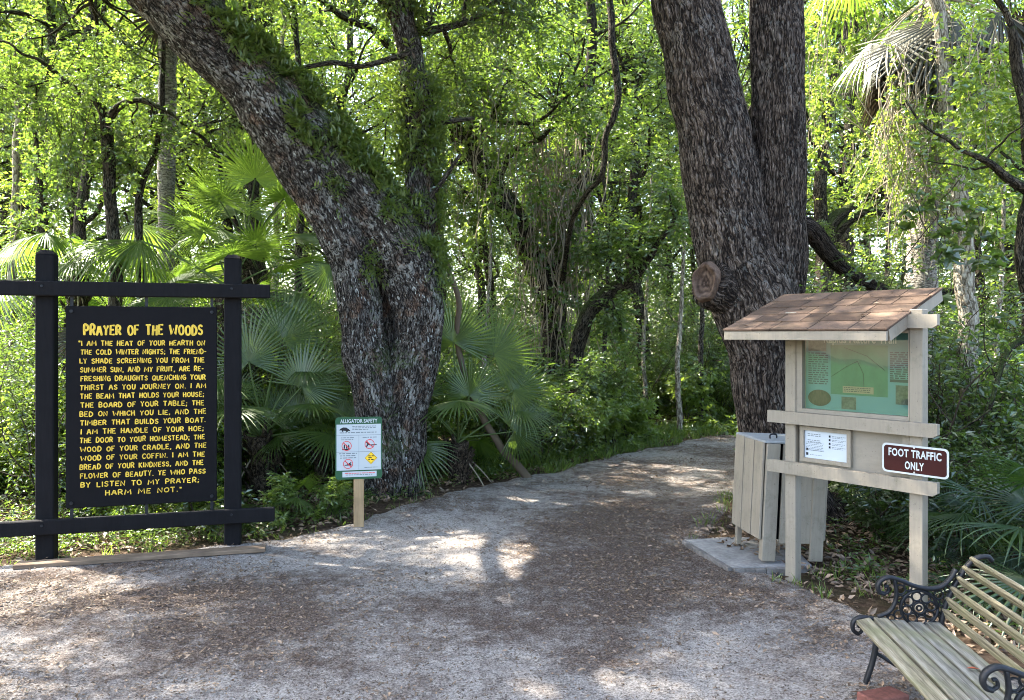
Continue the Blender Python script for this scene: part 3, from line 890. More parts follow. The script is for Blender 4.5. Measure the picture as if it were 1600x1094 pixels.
# foot traffic sign on the right post
ft = thing('traffic_sign', 'brown and white sign reading foot traffic only on the kiosk post', 'sign', (k0[0], k0[1], 0), -TH)
FX0, FX1, FZ0, FZ1 = .735, 1.17, .965, 1.165
mb = MB(); poly_prism(mb, rrect(FX0, FX1, FZ0, FZ1, .03), -.0935, -.0905); fp = mb.build('plate', M['white'], ft)
mb = MB(); poly_prism(mb, rrect(FX0 + .013, FX1 - .013, FZ0 + .013, FZ1 - .013, .022), -.0948, -.0938); mb.build('face', M['maroon'], fp)
mb = MB()
put_text(mb, 'FOOT TRAFFIC', .072, (FX0 + FX1) / 2, 1.083, -.0958, .0022, .345, 1.1)
put_text(mb, 'ONLY', .072, (FX0 + FX1) / 2, 1.002, -.0958, .0022, .125, 1.1)
mb.build('lettering', M['white'], fp)
mb = MB()
for z in (1.15, .984):
    V, F, _ = tube([(.952, -.094, z), (.952, -.099, z)], .006, 8); mb.add(V, F)
mb.build('bolt', M['steel'], fp)

# ------------------------------------------------------------------ litter bin in its slatted housing, on a concrete pad
pad = [P(1072, 853, 6.96)[:2], P(1145, 897, 6.144)[:2], P(1228, 896, 6.16)[:2], np.array([2.42, 6.2]), np.array([2.5, 7.05]), P(1140, 849, 7.05)[:2]]
pc = np.mean(pad, axis=0)
cp = thing('concrete_pad', 'low concrete pad edged with grey bricks under the slatted bin', 'slab', (pc[0], pc[1], g1(*pc)))
bm = bmesh.new()
mb = MB(); PZ = .045
n = len(pad); V = [(p[0] - pc[0], p[1] - pc[1], PZ) for p in pad] + [(p[0] - pc[0], p[1] - pc[1], -.1) for p in pad]
mb.add(V, np.array([(i, (i + 1) % n, n + (i + 1) % n) for i in range(n)] + [(i, n + (i + 1) % n, n + i) for i in range(n)]))
mb.add(V[:n], np.array([(0, i, i + 1) for i in range(1, n - 1)]))
bm.free()
mb.build('slab', M['concrete'], cp)
mb = MB()
for i in (0, 1, 5):
    a, b = np.array(pad[i]), np.array(pad[(i + 1) % n]); L = np.linalg.norm(b - a); m = max(1, round(L / .085)); d = (b - a) / L
    nr = np.array([d[1], -d[0]])
    for j in range(m):
        c = a + d * (j + .5) * L / m + nr * .022
        if nr @ (c - pc) < 0: c = a + d * (j + .5) * L / m - nr * .022
        box(mb, (c[0] - pc[0], c[1] - pc[1], PZ / 2 - .032 + rs.uniform(-.003, .003)), (L / m - .004, .04, PZ + .058), .003, np.array([[d[0], -d[1], 0], [d[1], d[0], 0], [0, 0, 1]]), tint=rs.uniform(.2, .9))
mb.build('brick_edging', M['paver'], cp)

bc = np.array([2.245, 6.535])
bi = thing('trash_bin', 'beige slatted wooden trash bin with grey lid leaning beside the kiosk', 'trash bin', (bc[0], bc[1], g1(*bc) + .06), R(7.4))
bi.rotation_euler = (R(0), R(2.9), R(7.4))
B = .265
for sx, sy, front in ((-1, -1, 1), (1, -1, 1), (-1, 1, 0), (1, 1, 0)):
    mb = MB()
    if front: box(mb, (sx * (B - .06), sy * (B + .012), .475), (.115, .024, .95), .004, tint=.5)
    box(mb, (sx * (B - .03), sy * (B - .03), .47), (.045, .045, .94), .003)
    mb.build('leg', M['beige'], bi)
def side(name, c, rz, widths, z0, z1):
    mb = MB(); x = -sum(widths) / 2
    for w in widths:
        box(mb, (x + w / 2, 0, (z0 + z1) / 2 + rs.uniform(-.004, .004)), (w - .016, .02, z1 - z0), .003, tint=rs.uniform(.3, .7)); x += w
    o = mb.build(name, M['beige'], bi); o.location = c; o.rotation_euler = (0, 0, rz)
    return o
side('side_panel', (-B - .014, .0, 0), R(-90), (.19, .19, .17), .17, .955)
side('side_panel', (B + .014, .0, 0), R(90), (.19, .19, .17), .17, .955)
side('side_panel', (0, B + .014, 0), R(180), (.19, .19, .17), .17, .955)
side('front_panel', (0.02, -B - .006, 0), 0, (.14, .15), .14, .945)
mb = MB(); box(mb, (0, 0, .55), (2 * B - .10, 2 * B - .10, .78), .004); mb.build('dark_gap_core', M['black_board'], bi)  # dark box added so the gaps between boards look shaded
mb = MB(); box(mb, (0, 0, .962), (2 * B + .03, 2 * B + .03, .02), .004); lid = mb.build('lid', M['lid_grey'], bi)
mb = MB()
pts, _ = catmull([(-.16, -.12, .972), (-.155, -.11, 1.0), (-.12, -.09, 1.008), (-.085, -.08, 1.0), (-.08, -.075, .972)], np.ones(5), 4)
add_tube(mb, pts, .007, 6); mb.build('handle', M['iron'], lid)

# ------------------------------------------------------------------ bench
bf = np.array([1.80, 3.99])
be = thing('park_bench', 'park bench of weathered wooden slats with black scrolled iron ends', 'bench', (bf[0], bf[1], .06), R(-6.03))
bz = -.06
seat_curve, _ = catmull([(.02, .405), (.10, .415), (.20, .405), (.30, .398), (.40, .400)], np.ones(5), 6)
for i in range(5):
    w = .035 + i * .087; zz = np.interp(w, seat_curve[:, 0], seat_curve[:, 1]); sl = -.06 if i > 0 else .25
    mb = MB(); box(mb, (0, 0, 0), (1.09, .073, .024), .004, tint=[.6, .3, .05, .0, .05][i] + rs.uniform(0, .15))
    o = mb.build('seat_slat', M['slat'], be); o.location = (w, -.50, zz + .012 + bz); o.rotation_euler = (-math.atan(.25) if i == 0 else 0, 0, R(90))
back = np.array([(.455, .475), (.472, .535), (.495, .592), (.525, .648), (.558, .700), (.595, .748)])
for i, (w, zz) in enumerate(back):
    t = np.gradient(back, axis=0)[i]; ang = math.atan2(t[1], t[0])
    mb = MB(); box(mb, (0, 0, 0), (1.09, .048, .020), .004, tint=.75 + rs.uniform(0, .25))
    o = mb.build('back_slat', M['slat'], be)
    o.location = (w - .012, -.50, zz + bz); o.rotation_mode = 'XYZ'
    m = Matrix(((0, math.cos(ang), -math.sin(ang)), (1, 0, 0), (0, math.sin(ang), math.cos(ang)))); o.rotation_euler = m.to_euler()
def iron_end(y):
    mb = MB()
    def t3(pts, r, k=5, n=7, closed=False):
        pts = np.array(pts, float)
        c, rr = catmull(pts, np.full(len(pts), r), k)
        Q = np.stack([c[:, 0], np.zeros(len(c)), c[:, 1] + bz], 1)
        V, F, _ = tube(Q, rr * .8, n); V[:, 1] *= 1.6
        mb.add(V, F)
    def ring(cx, cz, r, t): 
        a = np.linspace(0, 2 * math.pi, 19)
        Q = np.stack([cx + r * np.cos(a), 0 * a, cz + r * np.sin(a) + bz], 1)
        V, F, _ = tube(Q, t * .85, 6); V[:, 1] *= 1.4; mb.add(V, F)
    # back upright with rolled top
    t3([(.50, .02), (.455, .20), (.425, .36), (.435, .46), (.462, .55), (.505, .64), (.56, .725), (.61, .765), (.655, .77), (.675, .75)], .016)
    # seat rail with rolled nose and front leg
    t3([(.012, .345), (-.012, .365), (-.012, .405), (.02, .432), (.08, .43), (.2, .405), (.32, .388), (.435, .395)], .014)
    t3([(.012, .345), (.03, .36), (.03, .38), (.012, .385)], .010)
    t3([(.09, .42), (.105, .32), (.085, .20), (.055, .10), (.05, .02)], .017)
    t3([(.09, .33), (.16, .375), (.22, .39)], .010)
    t3([(.10, .25), (.26, .17), (.46, .22)], .012)
    t3([(.42, .33), (.36, .375), (.30, .39)], .010)
    # arm with scroll
    t3([(.145, .56), (.12, .57), (.112, .60), (.13, .632), (.17, .648), (.23, .632), (.30, .605), (.37, .595), (.43, .61), (.475, .655), (.50, .70)], .015)
    t3([(.145, .56), (.165, .575), (.16, .60), (.145, .598)], .009)
    t3([(.195, .64), (.205, .57), (.195, .51), (.165, .465), (.11, .44)], .012)
    # rosette: two rings and eight petals
    cx, cz = .318, .492
    ring(cx, cz, .092, .010); ring(cx, cz, .030, .008); ring(cx, cz, .012, .006)
    for i in range(8):
        a = i * math.pi / 4 + .2
        ring(cx + .061 * math.cos(a), cz + .061 * math.sin(a), .0235, .006)
    for (a, b, r) in ((.225, .585, .024), (.262, .60, .02), (.225, .535, .02), (.215, .455, .022), (.18, .435, .018), (.145, .44, .014), (.415, .565, .022), (.405, .525, .016), (.43, .49, .02), (.41, .44, .02), (.375, .41, .014), (.455, .60, .016)):
        ring(a, b, r, .0055)
    o = mb.build('end_frame', M['iron'], be, True); o.location = (0, y, 0)
    return o
e0 = iron_end(.045)
o = e0.copy(); COL.objects.link(o); o.parent = be; o.location = (0, -1.045, 0)
mb = MB(); box(mb, (0, 0, 0), (.24, .115, .06), .006); o = mb.build('brick_paver', M['brick']); o.location = (1.83, 3.79, g1(1.83, 3.79) + .045); o.rotation_euler = (0, R(4), R(25))
tag(o, 'single dark red brick lying on the sand beside the bench leg', 'brick')
# ------------------------------------------------------------------ foliage builders
def leaves(rng, p, d, nrm, L, Wd, tint, fold=.25):
    """rhombic leaves folded along the midrib"""
    d = unit(d); s = unit(np.cross(d, nrm)); nn = np.cross(s, d)
    L = np.broadcast_to(L, (len(p),))[:, None]; Wd = np.broadcast_to(Wd, (len(p),))[:, None]
    m = p + d * L * .45
    V = np.stack([p, m + s * Wd * .5 + nn * Wd * fold, p + d * L, m - s * Wd * .5 + nn * Wd * fold], 1).reshape(-1, 3)
    i = np.arange(len(p))[:, None] * 4
    F = np.vstack([i + [0, 1, 2], i + [0, 2, 3]])
    return V, F, np.repeat(np.clip(tint, 0, 1), 4)

def rvec(rng, n): return unit(rng.normal(size=(n, 3)))

def leafcloud(mb, rng, C, rad, per, L, Wd, droop=.25, twig=.0035, mi=0, tmi=1, flat=.5, tl=(.15, .85)):
    C = np.asarray(C, float); K = len(C); m = 8; t = max(1, int(round(per / m)))
    rad = np.broadcast_to(np.asarray(rad, float), (K,))
    c = np.repeat(C, t, 0); r = np.repeat(rad, t); T = len(c)
    u = rvec(rng, T)
    st = c + u * (r * rng.uniform(.0, .75, T))[:, None]
    td = unit(u * .6 + rvec(rng, T) * .7 + np.array([0, 0, -droop]))
    tlg = r * rng.uniform(.5, 1.05, T)
    ctint = np.repeat(rng.uniform(0, 1, K), t)
    j = (np.arange(m) + .6) / m
    pos = st[:, None] + td[:, None] * (tlg[:, None] * j)[..., None]
    pos[..., 2] -= (tlg[:, None] * j ** 2 * .18)
    pos = pos.reshape(-1, 3)
    td8 = np.repeat(td, m, 0)
    side = unit(np.cross(td8, [0, 0, 1]) + 1e-4) * np.tile(np.where(np.arange(m) % 2, 1, -1), T)[:, None]
    d = td8 * .55 + side * .8 + rvec(rng, len(pos)) * .35 + np.array([0, 0, -.15])
    nrm = np.array([0, 0, flat]) + rvec(rng, len(pos)) * .6
    ti = tl[0] + (tl[1] - tl[0]) * (np.repeat(ctint, m) * .55 + rng.uniform(0, 1, len(pos)) * .45)
    V, F, tt = leaves(rng, pos, d, nrm, L * rng.uniform(.6, 1.25, len(pos)), Wd * rng.uniform(.7, 1.2, len(pos)), ti)
    mb.add(V, F, tt, mi)
    if twig:
        e = st + td * tlg[:, None]; e[:, 2] -= tlg * .18
        a = unit(np.cross(td, [0.3, .1, 1])); b = np.cross(td, a)
        V = np.stack([st + a * twig, st - a * twig * .5 + b * twig * .87, st - a * twig * .5 - b * twig * .87, e], 1).reshape(-1, 3)
        i = np.arange(T)[:, None] * 4
        mb.add(V, np.vstack([i + [0, 1, 3], i + [1, 2, 3], i + [2, 0, 3]]), .5, tmi)

def grow(rng, p, d, L, r, lev, out, tips, up=.12, wig=.22, kids=3, spread=.9, shrink=.62):
    n = 6; pts = [np.array(p, float)]; d = unit(np.array(d, float)); dirs = [d]
    for i in range(n):
        d = unit(d + rng.normal(0, wig, 3) + np.array([0, 0, up])); pts.append(pts[-1] + d * L / n); dirs.append(d)
    rr = np.linspace(r, max(r * .4, .004), n + 1)
    out.append((np.array(pts), rr))
    if lev == 0:
        tips.extend(pts[2:]); return
    for k in range(kids + rng.randint(0, 2)):
        i = rng.randint(2, n + 1)
        q = unit(np.cross(dirs[i], rng.normal(size=3)))
        grow(rng, pts[i], dirs[i] * .6 + q * spread, L * shrink * rng.uniform(.8, 1.2), rr[i] * .7, lev - 1, out, tips, up, wig, kids, spread, shrink)
    tips.append(pts[-1])

def limbs_mesh(mb, out, n=7, tint=.5, mi=0):
    for pts, rr in out:
        c, r = catmull(pts, rr, 3)
        add_tube(mb, c, r, n if rr[0] > .03 else 5 if rr[0] > .012 else 4, False, tint, mi)

# fan palm leaves ------------------------------------------------------------
def fan(mb, rng, Rl, nseg=38, span=R(250), droop=.35, cup=.25, pet=.8, petr=.008, tilt=.5, mi=0, pmi=1, tipdroop=.35, tint0=.5, join=.45):
    """one costapalmate frond: petiole from the origin along +y, blade at its end"""
    k = 7
    y = np.linspace(0, pet, k); z = .12 * pet * np.sin(np.linspace(0, 1, k) * math.pi * .6)
    Q = np.stack([np.zeros(k), y, z], 1)
    add_tube(mb, Q, np.linspace(petr * 1.5, petr, k), 5, True, .4, pmi)
    o = Q[-1]
    ca, sa = math.cos(-tilt), math.sin(-tilt)
    rho = np.array([.02, .22, .42, .6, .76, .9, 1.0])
    Vs, Fs, Ts = [], [], []
    for i in range(nseg):
        ph = (i / (nseg - 1) - .5) * span
        RR = Rl * (.74 + .26 * math.cos(ph * .5) ** 2) * rng.uniform(.92, 1.05)
        dphi = span / (nseg - 1)
        dr = np.array([math.sin(ph), math.cos(ph), 0]); sd = np.array([math.cos(ph), -math.sin(ph), 0])
        w = np.where(rho <= join, rho * RR * math.tan(dphi / 2) * 1.02, 0)
        w = np.where(rho > join, join * RR * math.tan(dphi / 2) * np.clip((1.0 - rho) / (1 - join), 0, 1) ** .75, w)
        td = tipdroop * rng.uniform(.5, 1.5)
        zz = -droop * RR * rho ** 2 * (.6 + .4 * abs(math.sin(ph))) - td * RR * np.clip(rho - .6, 0, 1) ** 2 * 2 - cup * np.abs(rho * RR * math.sin(ph))
        jit = rng.uniform(-.03, .03)
        mid = dr[None] * (rho * RR)[:, None] + sd[None] * (jit * rho ** 2 * RR)[:, None]; mid[:, 2] += zz
        pl = .42 * w
        a = mid + sd * w[:, None]; a[:, 2] -= pl; b = mid - sd * w[:, None]; b[:, 2] -= pl
        V = np.stack([b, mid, a], 1).reshape(-1, 3)
        m_ = len(rho); q = np.arange(m_ - 1)[:, None] * 3
        F = np.vstack([q + [0, 1, 4, 3], q + [1, 2, 5, 4]])
        Fs.append(F + len(Vs) * m_ * 3); Vs.append(V); Ts.append(np.full(len(V), tint0 + rng.uniform(-.25, .25)))
    V = np.concatenate(Vs); Y = V[:, 1] * ca - V[:, 2] * sa; Z = V[:, 1] * sa + V[:, 2] * ca
    V = np.stack([V[:, 0], Y, Z], 1) + o
    mb.add(V, np.concatenate(Fs), np.clip(np.concatenate(Ts), 0, 1), mi)

def frond_set(prefix, seed, n, **kw):
    out = []
    for i in range(n):
        rng = np.random.RandomState(seed + i); mb = MB()
        fan(mb, rng, tilt=rng.uniform(*kw.get('tilts', (.2, .9))), droop=kw.get('droop', .3) * rng.uniform(.7, 1.4), **{k: v for k, v in kw.items() if k not in ('droop', 'mats', 'tilts')})
        out.append(mb.mesh(prefix, kw.get('mats', [M['palm'], M['stem']])))
    return out
FR_SMALL = frond_set('frond', 100, 4, Rl=.50, nseg=30, pet=.60, cup=.15, petr=.006)
FR_BIG = frond_set('frond', 120, 4, Rl=.78, nseg=44, pet=.95, cup=.30, petr=.011, droop=.45, tipdroop=.6)
FR_MID = frond_set('frond', 160, 4, Rl=.62, nseg=40, pet=.85, cup=.14, petr=.009, droop=.16, tipdroop=.35)
FR_UP = frond_set('frond', 180, 4, Rl=.64, nseg=40, pet=.78, cup=.10, petr=.009, droop=.08, tipdroop=.2, tilts=(0, .15))
FR_THIN = frond_set('frond', 190, 4, Rl=.52, nseg=24, pet=.55, cup=.12, petr=.005, droop=.2, tipdroop=.3, join=.27, span=R(230), mats=[M['palm_shaded'], M['stem']])
FR_DEAD = frond_set('dead_frond', 140, 3, Rl=.70, nseg=30, pet=.8, cup=.55, petr=.008, droop=.12, tipdroop=.2, tilts=(-.25, .2), span=R(200), mats=[M['palm_dead'], M['vine']])

def put_frond(parent, me, loc, az, el, roll, s, name='frond'):
    o = link(name, me, parent)
    o.location = loc; o.rotation_mode = 'XYZ'
    m = Matrix.Rotation(az, 4, 'Z') @ Matrix.Rotation(el, 4, 'X') @ Matrix.Rotation(roll, 4, 'Y')
    o.rotation_euler = m.to_euler(); o.scale = (s, s, s)
    return o

def fan_palm(name, label, cat, xy, trunk_h, trunk_r, nf, fronds, s, seed, group=None, boots=True, els=(-15, 80), dead=0, z0=None):
    rng = np.random.RandomState(seed)
    z = g1(*xy) - .03 if z0 is None else z0
    t = thing(name, label, cat, (xy[0], xy[1], z), 0, group)
    mb = MB()
    k = max(5, int(trunk_h / .12))
    zz = np.linspace(0, trunk_h, k)
    lean = rng.normal(0, .04, 2) * trunk_h
    Q = np.stack([lean[0] * (zz / max(trunk_h, .1)) ** 2, lean[1] * (zz / max(trunk_h, .1)) ** 2, zz], 1)
    add_tube(mb, Q, trunk_r * (1 + rng.uniform(-.12, .12, k)) , 12, True, .5)
    if boots:
        for i in range(int(trunk_h / .035) + 6):
            a = rng.uniform(0, 2 * math.pi); h = rng.uniform(.05, 1) * trunk_h
            c = np.array([np.interp(h, zz, Q[:, 0]), np.interp(h, zz, Q[:, 1]), h]); u = np.array([math.cos(a), math.sin(a), 0])
            add_tube(mb, [c + u * trunk_r * .6, c + u * trunk_r * 1.15 + [0, 0, .06], c + u * (trunk_r * 1.3 + rng.uniform(.01, .05)) + [0, 0, rng.uniform(.10, .2)]], [.035, .03, .012], 5, True, .5)
    mb.build('trunk', M['palm_boot'] if boots else M['palm_trunk'], t, True)
    top = Q[-1]
    for i in range(nf):
        az = i * 2.399 + rng.uniform(-.35, .35)
        f = (i + .5) / nf
        el = R(els[0] + (els[1] - els[0]) * f + rng.uniform(-10, 10))
        put_frond(t, fronds[rng.randint(len(fronds))], (top[0], top[1], top[2] - .04 + .06 * f), az, el, rng.uniform(-.3, .3), s * rng.uniform(.8, 1.15))
    for i in range(dead):
        put_frond(t, FR_DEAD[rng.randint(3)], (top[0], top[1], top[2] - .1), rng.uniform(0, 6.28), R(rng.uniform(-82, -35)), rng.uniform(-.5, .5), s * rng.uniform(.7, 1.1), 'dead_frond')
    return t

# ------------------------------------------------------------------ the two great oaks
def fused_trunk(name, tubes, voxel, mat, parent, org, disp, amp_f, sx, sz, seed):
    """several overlapping limbs fused into one skin, then furrowed"""
    mb = MB(); samples = []
    for pts, rad in tubes:
        c, r = catmull(pts, rad, 8)
        c = c + .02 * np.stack([pnoise(c * 1.7 + seed + i * 9) for i in range(3)], 1)
        V, F, s = tube(c - org, r, 18); mb.add(V, F)
        t = unit(np.gradient(c, axis=0)); samples.append((c - org, t, r, s))
    me = mb.mesh('temp', mat); o = bpy.data.objects.new('temp', me); COL.objects.link(o)
    md = o.modifiers.new('r', 'REMESH'); md.mode = 'VOXEL'; md.voxel_size = voxel; md.use_smooth_shade = True
    ms = o.modifiers.new('s', 'SMOOTH'); ms.iterations = 10; ms.factor = .5
    dg = bpy.context.evaluated_depsgraph_get(); me2 = bpy.data.meshes.new_from_object(o.evaluated_get(dg))
    bpy.data.objects.remove(o); bpy.data.meshes.remove(me)
    N = len(me2.vertices); V = np.zeros(N * 3); me2.vertices.foreach_get('co', V); V = V.reshape(-1, 3)
    nr = np.zeros(N * 3); me2.vertex_normals.foreach_get('vector', nr); nr = nr.reshape(-1, 3)
    nl = len(me2.loops); li = np.zeros(nl, int); me2.loops.foreach_get('vertex_index', li)
    ls = np.zeros(len(me2.polygons), int); me2.polygons.foreach_get('loop_total', ls)
    F4 = li.reshape(-1, 4) if (ls == 4).all() else None
    bpy.data.meshes.remove(me2)
    Pc = np.concatenate([s[0] for s in samples]); Tc = np.concatenate([s[1] for s in samples]); Rc = np.concatenate([s[2] for s in samples]); Sc = np.concatenate([s[3] for s in samples])
    best = np.zeros(N, int)
    for a in range(0, N, 4000):
        dd = np.linalg.norm(V[a:a + 4000, None] - Pc[None], axis=2) - Rc[None]
        best[a:a + 4000] = dd.argmin(1)
    t = Tc[best]; rel = V - Pc[best]; along = (rel * t).sum(1)
    ref = np.array([0.2, 1, 0.1]); e1 = unit(ref - t * (t @ ref)[:, None]); e2 = np.cross(t, e1)
    a = np.arctan2((rel * e2).sum(1), (rel * e1).sum(1)); RR = .33
    bk = np.stack([np.cos(a) * RR, np.sin(a) * RR, Sc[best] + along], 1)
    wob = np.stack([pnoise(bk * 3 + 5), pnoise(bk * 3 + 15), pnoise(bk * 3 + 25)], 1) * .05
    q = bk + wob
    n1 = 1 - np.abs(pnoise(q * [sx, sx, sz])) * 2.2
    n2_ = 1 - np.abs(pnoise(q * [sx * 2.1, sx * 2.1, sz * 2.3] + 40)) * 2.2
    fur = np.clip(.62 * n1 + .38 * n2_, -1, 1)           # 1 in the furrows
    plate = 1 - np.clip((fur - .42) / .5, 0, 1)
    big = pnoise(V * 2.2 + seed) * disp
    V = V + nr * (big + amp_f * (plate - .6))[:, None]
    m2 = MB()
    m2.add(V, F4, plate * .9 + .1 * np.clip(pnoise(q * 40), 0, 1), 0, bk)
    return m2.build(name, mat, parent, True), V, nr

def px_tube(rows, k=1.0):
    """rows of (photo x, photo y, width in photo pixels, distance)"""
    pts = np.array([P(x, y, d) for x, y, w, d in rows]); rad = np.array([w / FPX * d * .5 * k for x, y, w, d in rows])
    return pts, rad

def crown(mb, rng, starts, lev, per, L, Wd, rad, up, wig, kids, Ln, r0):
    out, tips = [], []
    for p, d, sc in starts:
        grow(rng, p, d, Ln * sc, r0 * sc, lev, out, tips, up, wig, kids)
    return out, np.array(tips)

# left oak: a leaning limb and an upright stem over one buttressed foot
ox, oy = -1.40, 8.85
oz = g1(ox, oy) - .12
oak = thing('live_oak', 'huge old oak with a fern covered trunk leaning far to the left over the sign', 'oak tree', (ox, oy, oz))
org = np.array([ox, oy, oz])
t_left = [(600, 815, 96, 8.8), (604, 770, 72, 8.8), (600, 700, 70, 8.8), (584, 620, 68, 8.8), (571, 545, 70, 8.8), (562, 460, 66, 8.75), (545, 385, 76, 8.7), (505, 300, 88, 8.55), (452, 215, 92, 8.4), (392, 130, 98, 8.2), (330, 65, 104, 8.05), (268, -5, 112, 7.9), (190, -100, 118, 7.7), (90, -200, 110, 7.5), (-30, -290, 95, 7.3)]
t_right = [(634, 812, 92, 8.9), (628, 765, 72, 8.9), (630, 690, 68, 8.9), (642, 600, 72, 8.9), (652, 530, 74, 8.9), (650, 465, 84, 8.9), (630, 405, 94, 8.85), (594, 345, 92, 8.75), (548, 285, 82, 8.6), (500, 220, 70, 8.5), (440, 130, 60, 8.3)]
t_stem = [(650, 520, 70, 9.0), (652, 440, 76, 9.0), (652, 370, 60, 9.05), (656, 300, 50, 9.1), (658, 230, 46, 9.1), (654, 160, 44, 9.1), (644, 100, 43, 9.1), (628, 40, 40, 9.1), (612, -40, 46, 9.1), (590, -160, 40, 9.1), (580, -300, 36, 9.0)]
t_mid = [(616, 806, 80, 9.05), (615, 700, 54, 9.1), (612, 600, 50, 9.15), (610, 500, 50, 9.15), (602, 400, 56, 8.95)]
roots = [[(640, 775, 50, 8.9), (680, 792, 32, 8.85), (715, 812, 14, 8.8)], [(590, 780, 50, 8.7), (568, 808, 34, 8.5), (545, 832, 12, 8.3)]]
tr, ov, on = fused_trunk('trunk', [px_tube(t) for t in (t_left, t_right, t_stem, t_mid, roots[0], roots[1])], .0125, M['bark_oak'], oak, org, .05, .012, 24, 8, 3)
rng = np.random.RandomState(21)
pl, _ = px_tube(t_left); ps, _ = px_tube(t_stem)
starts = [(pl[-1], (-.8, -.1, .6), 1.0), (pl[-2], (-.3, -.9, .5), .9), (pl[-3], (.2, -.8, .6), .9), (pl[-1], (-.9, .5, .1), 1.0), (pl[-4], (.5, -.5, .8), .8), (pl[-4], (.2, .6, .8), 1.0), (pl[-5], (.5, .2, 1), .9), (ps[-4], (-.8, .1, .6), 1.0), (pl[-3], (-.6, .5, .5), 1.0), (pl[-1], (-1, .05, .22), 1.5), (pl[-1], (-.9, .55, .2), 1.35), (pl[-1], (-.9, -.5, .2), 1.4), (pl[-2], (-1, -.15, .4), 1.4), (pl[-2], (-.7, .6, .35), 1.3), (pl[-1], (-.9, -.6, .3), 1.0), (pl[-2], (-.9, .3, .5), 1.1), (pl[-1], (-.5, .2, .9), 1.1), (pl[-2], (-.6, -.8, .3), 1.0),  # long left limbs out of view, added to shade the clearing
          (ps[-1], (.5, -.7, .6), 1.0), (ps[-1], (-.4, -.3, .9), 1.0), (ps[-2], (.9, .1, .4), 1.0), (ps[-2], (.2, .9, .5), .9), (ps[-3], (-.5, .5, .7), .8), (ps[-4], (.8, .4, .35), .7)]
out, tips = crown(None, rng, starts, 2, 0, 0, 0, 0, .05, .2, 3, 3.0, .085)
mb = MB(); limbs_mesh(mb, [(a - org, b) for a, b in out], 7)
mb.build('limbs', M['bark_grey'], oak, True)
tips = tips[~(((tips[:, 0] < -5.6) & (tips[:, 1] > 10.2)) | ((tips[:, 0] < -4) & (tips[:, 1] > 10.6)))]  # crown opened here so sun reaches the thicket
mb = MB(); leafcloud(mb, rng, tips - org, rng.uniform(.4, .7, len(tips)), 112, .085, .040, .2)
mb.build('crown', [M['leaf_oak'], M['twig']], oak)
# side branches of the stem that show inside the picture
mb = MB(); bl = []
for rows in ([(640, 82, 12, 9.0), (600, 95, 9, 8.9), (560, 104, 8, 8.8), (520, 98, 8, 8.7), (470, 106, 7, 8.6), (430, 104, 5, 8.5)], [(655, 200, 14, 9.1), (700, 190, 9, 9.3), (740, 185, 6, 9.5)], [(655, 330, 12, 9.0), (690, 285, 8, 8.9), (720, 240, 5, 8.8)]):
    p, r = px_tube(rows); c, rr = catmull(p, r, 5); add_tube(mb, c - org, rr, 6)
    bl.extend(p[2:])
mb.build('branch', M['bark_grey'], oak, True)
mb = MB(); leafcloud(mb, rng, np.array(bl) - org + rng.normal(0, .12, (len(bl), 3)), .32, 64, .06, .03)
mb.build('branch_leaves', [M['leaf_mid'], M['twig']], oak)
# resurrection fern over the upper side of the limb and all round the stem
def fern_cover(parent, V, N, mask, count, L, seed, name='fern_cover'):
    rng = np.random.RandomState(seed)
    w = mask / mask.sum(); idx = rng.choice(len(V), count, p=w)
    p = V[idx]; n = N[idx]
    mb = MB(); m = 6
    d0 = unit(n * .8 + rvec(rng, count) * .6 + np.array([0, 0, .15]))
    ln = L * rng.uniform(.5, 1.3, count)
    j = (np.arange(m) + .5) / m
    pos = p[:, None] + d0[:, None] * (ln[:, None] * j)[..., None]; pos[..., 2] -= ln[:, None] * j ** 2 * .5
    pos = pos.reshape(-1, 3); dd = np.repeat(d0, m, 0)
    sd = unit(np.cross(dd, rvec(rng, count).repeat(m, 0))) * np.tile(np.where(np.arange(m) % 2, 1, -1), count)[:, None]
    ti = np.repeat(rng.uniform(0, 1, count), m) * .6 + rng.uniform(0, .4, count * m)
    V_, F_, t_ = leaves(rng, pos, dd * .5 + sd * .8, np.array([0, 0, 1]) + rvec(rng, len(pos)) * .5, np.repeat(ln, m) * .48, np.repeat(ln, m) * .17, ti)
    mb.add(V_, F_, t_)
    return mb.build(name, M['fern'], parent)
clump = np.clip(n2(ov[:, 0] + ov[:, 1], ov[:, 2], 2.3, 3) + .35, 0, 1)
isstem = (ov[:, 2] + oz > 3.0) & (ov[:, 0] + ox > -1.45)
hi = smooth(2.3, 3.3, ov[:, 2] + oz)
limbmask = np.clip(on[:, 2] * .9 + on[:, 0] * .8 - .15, 0, 1) * hi * clump
mask = np.where(isstem, .22 * clump * smooth(3.0, 3.6, ov[:, 2] + oz), limbmask) + 1e-9
fern_cover(oak, ov, on, mask, 8000, .165, 5)

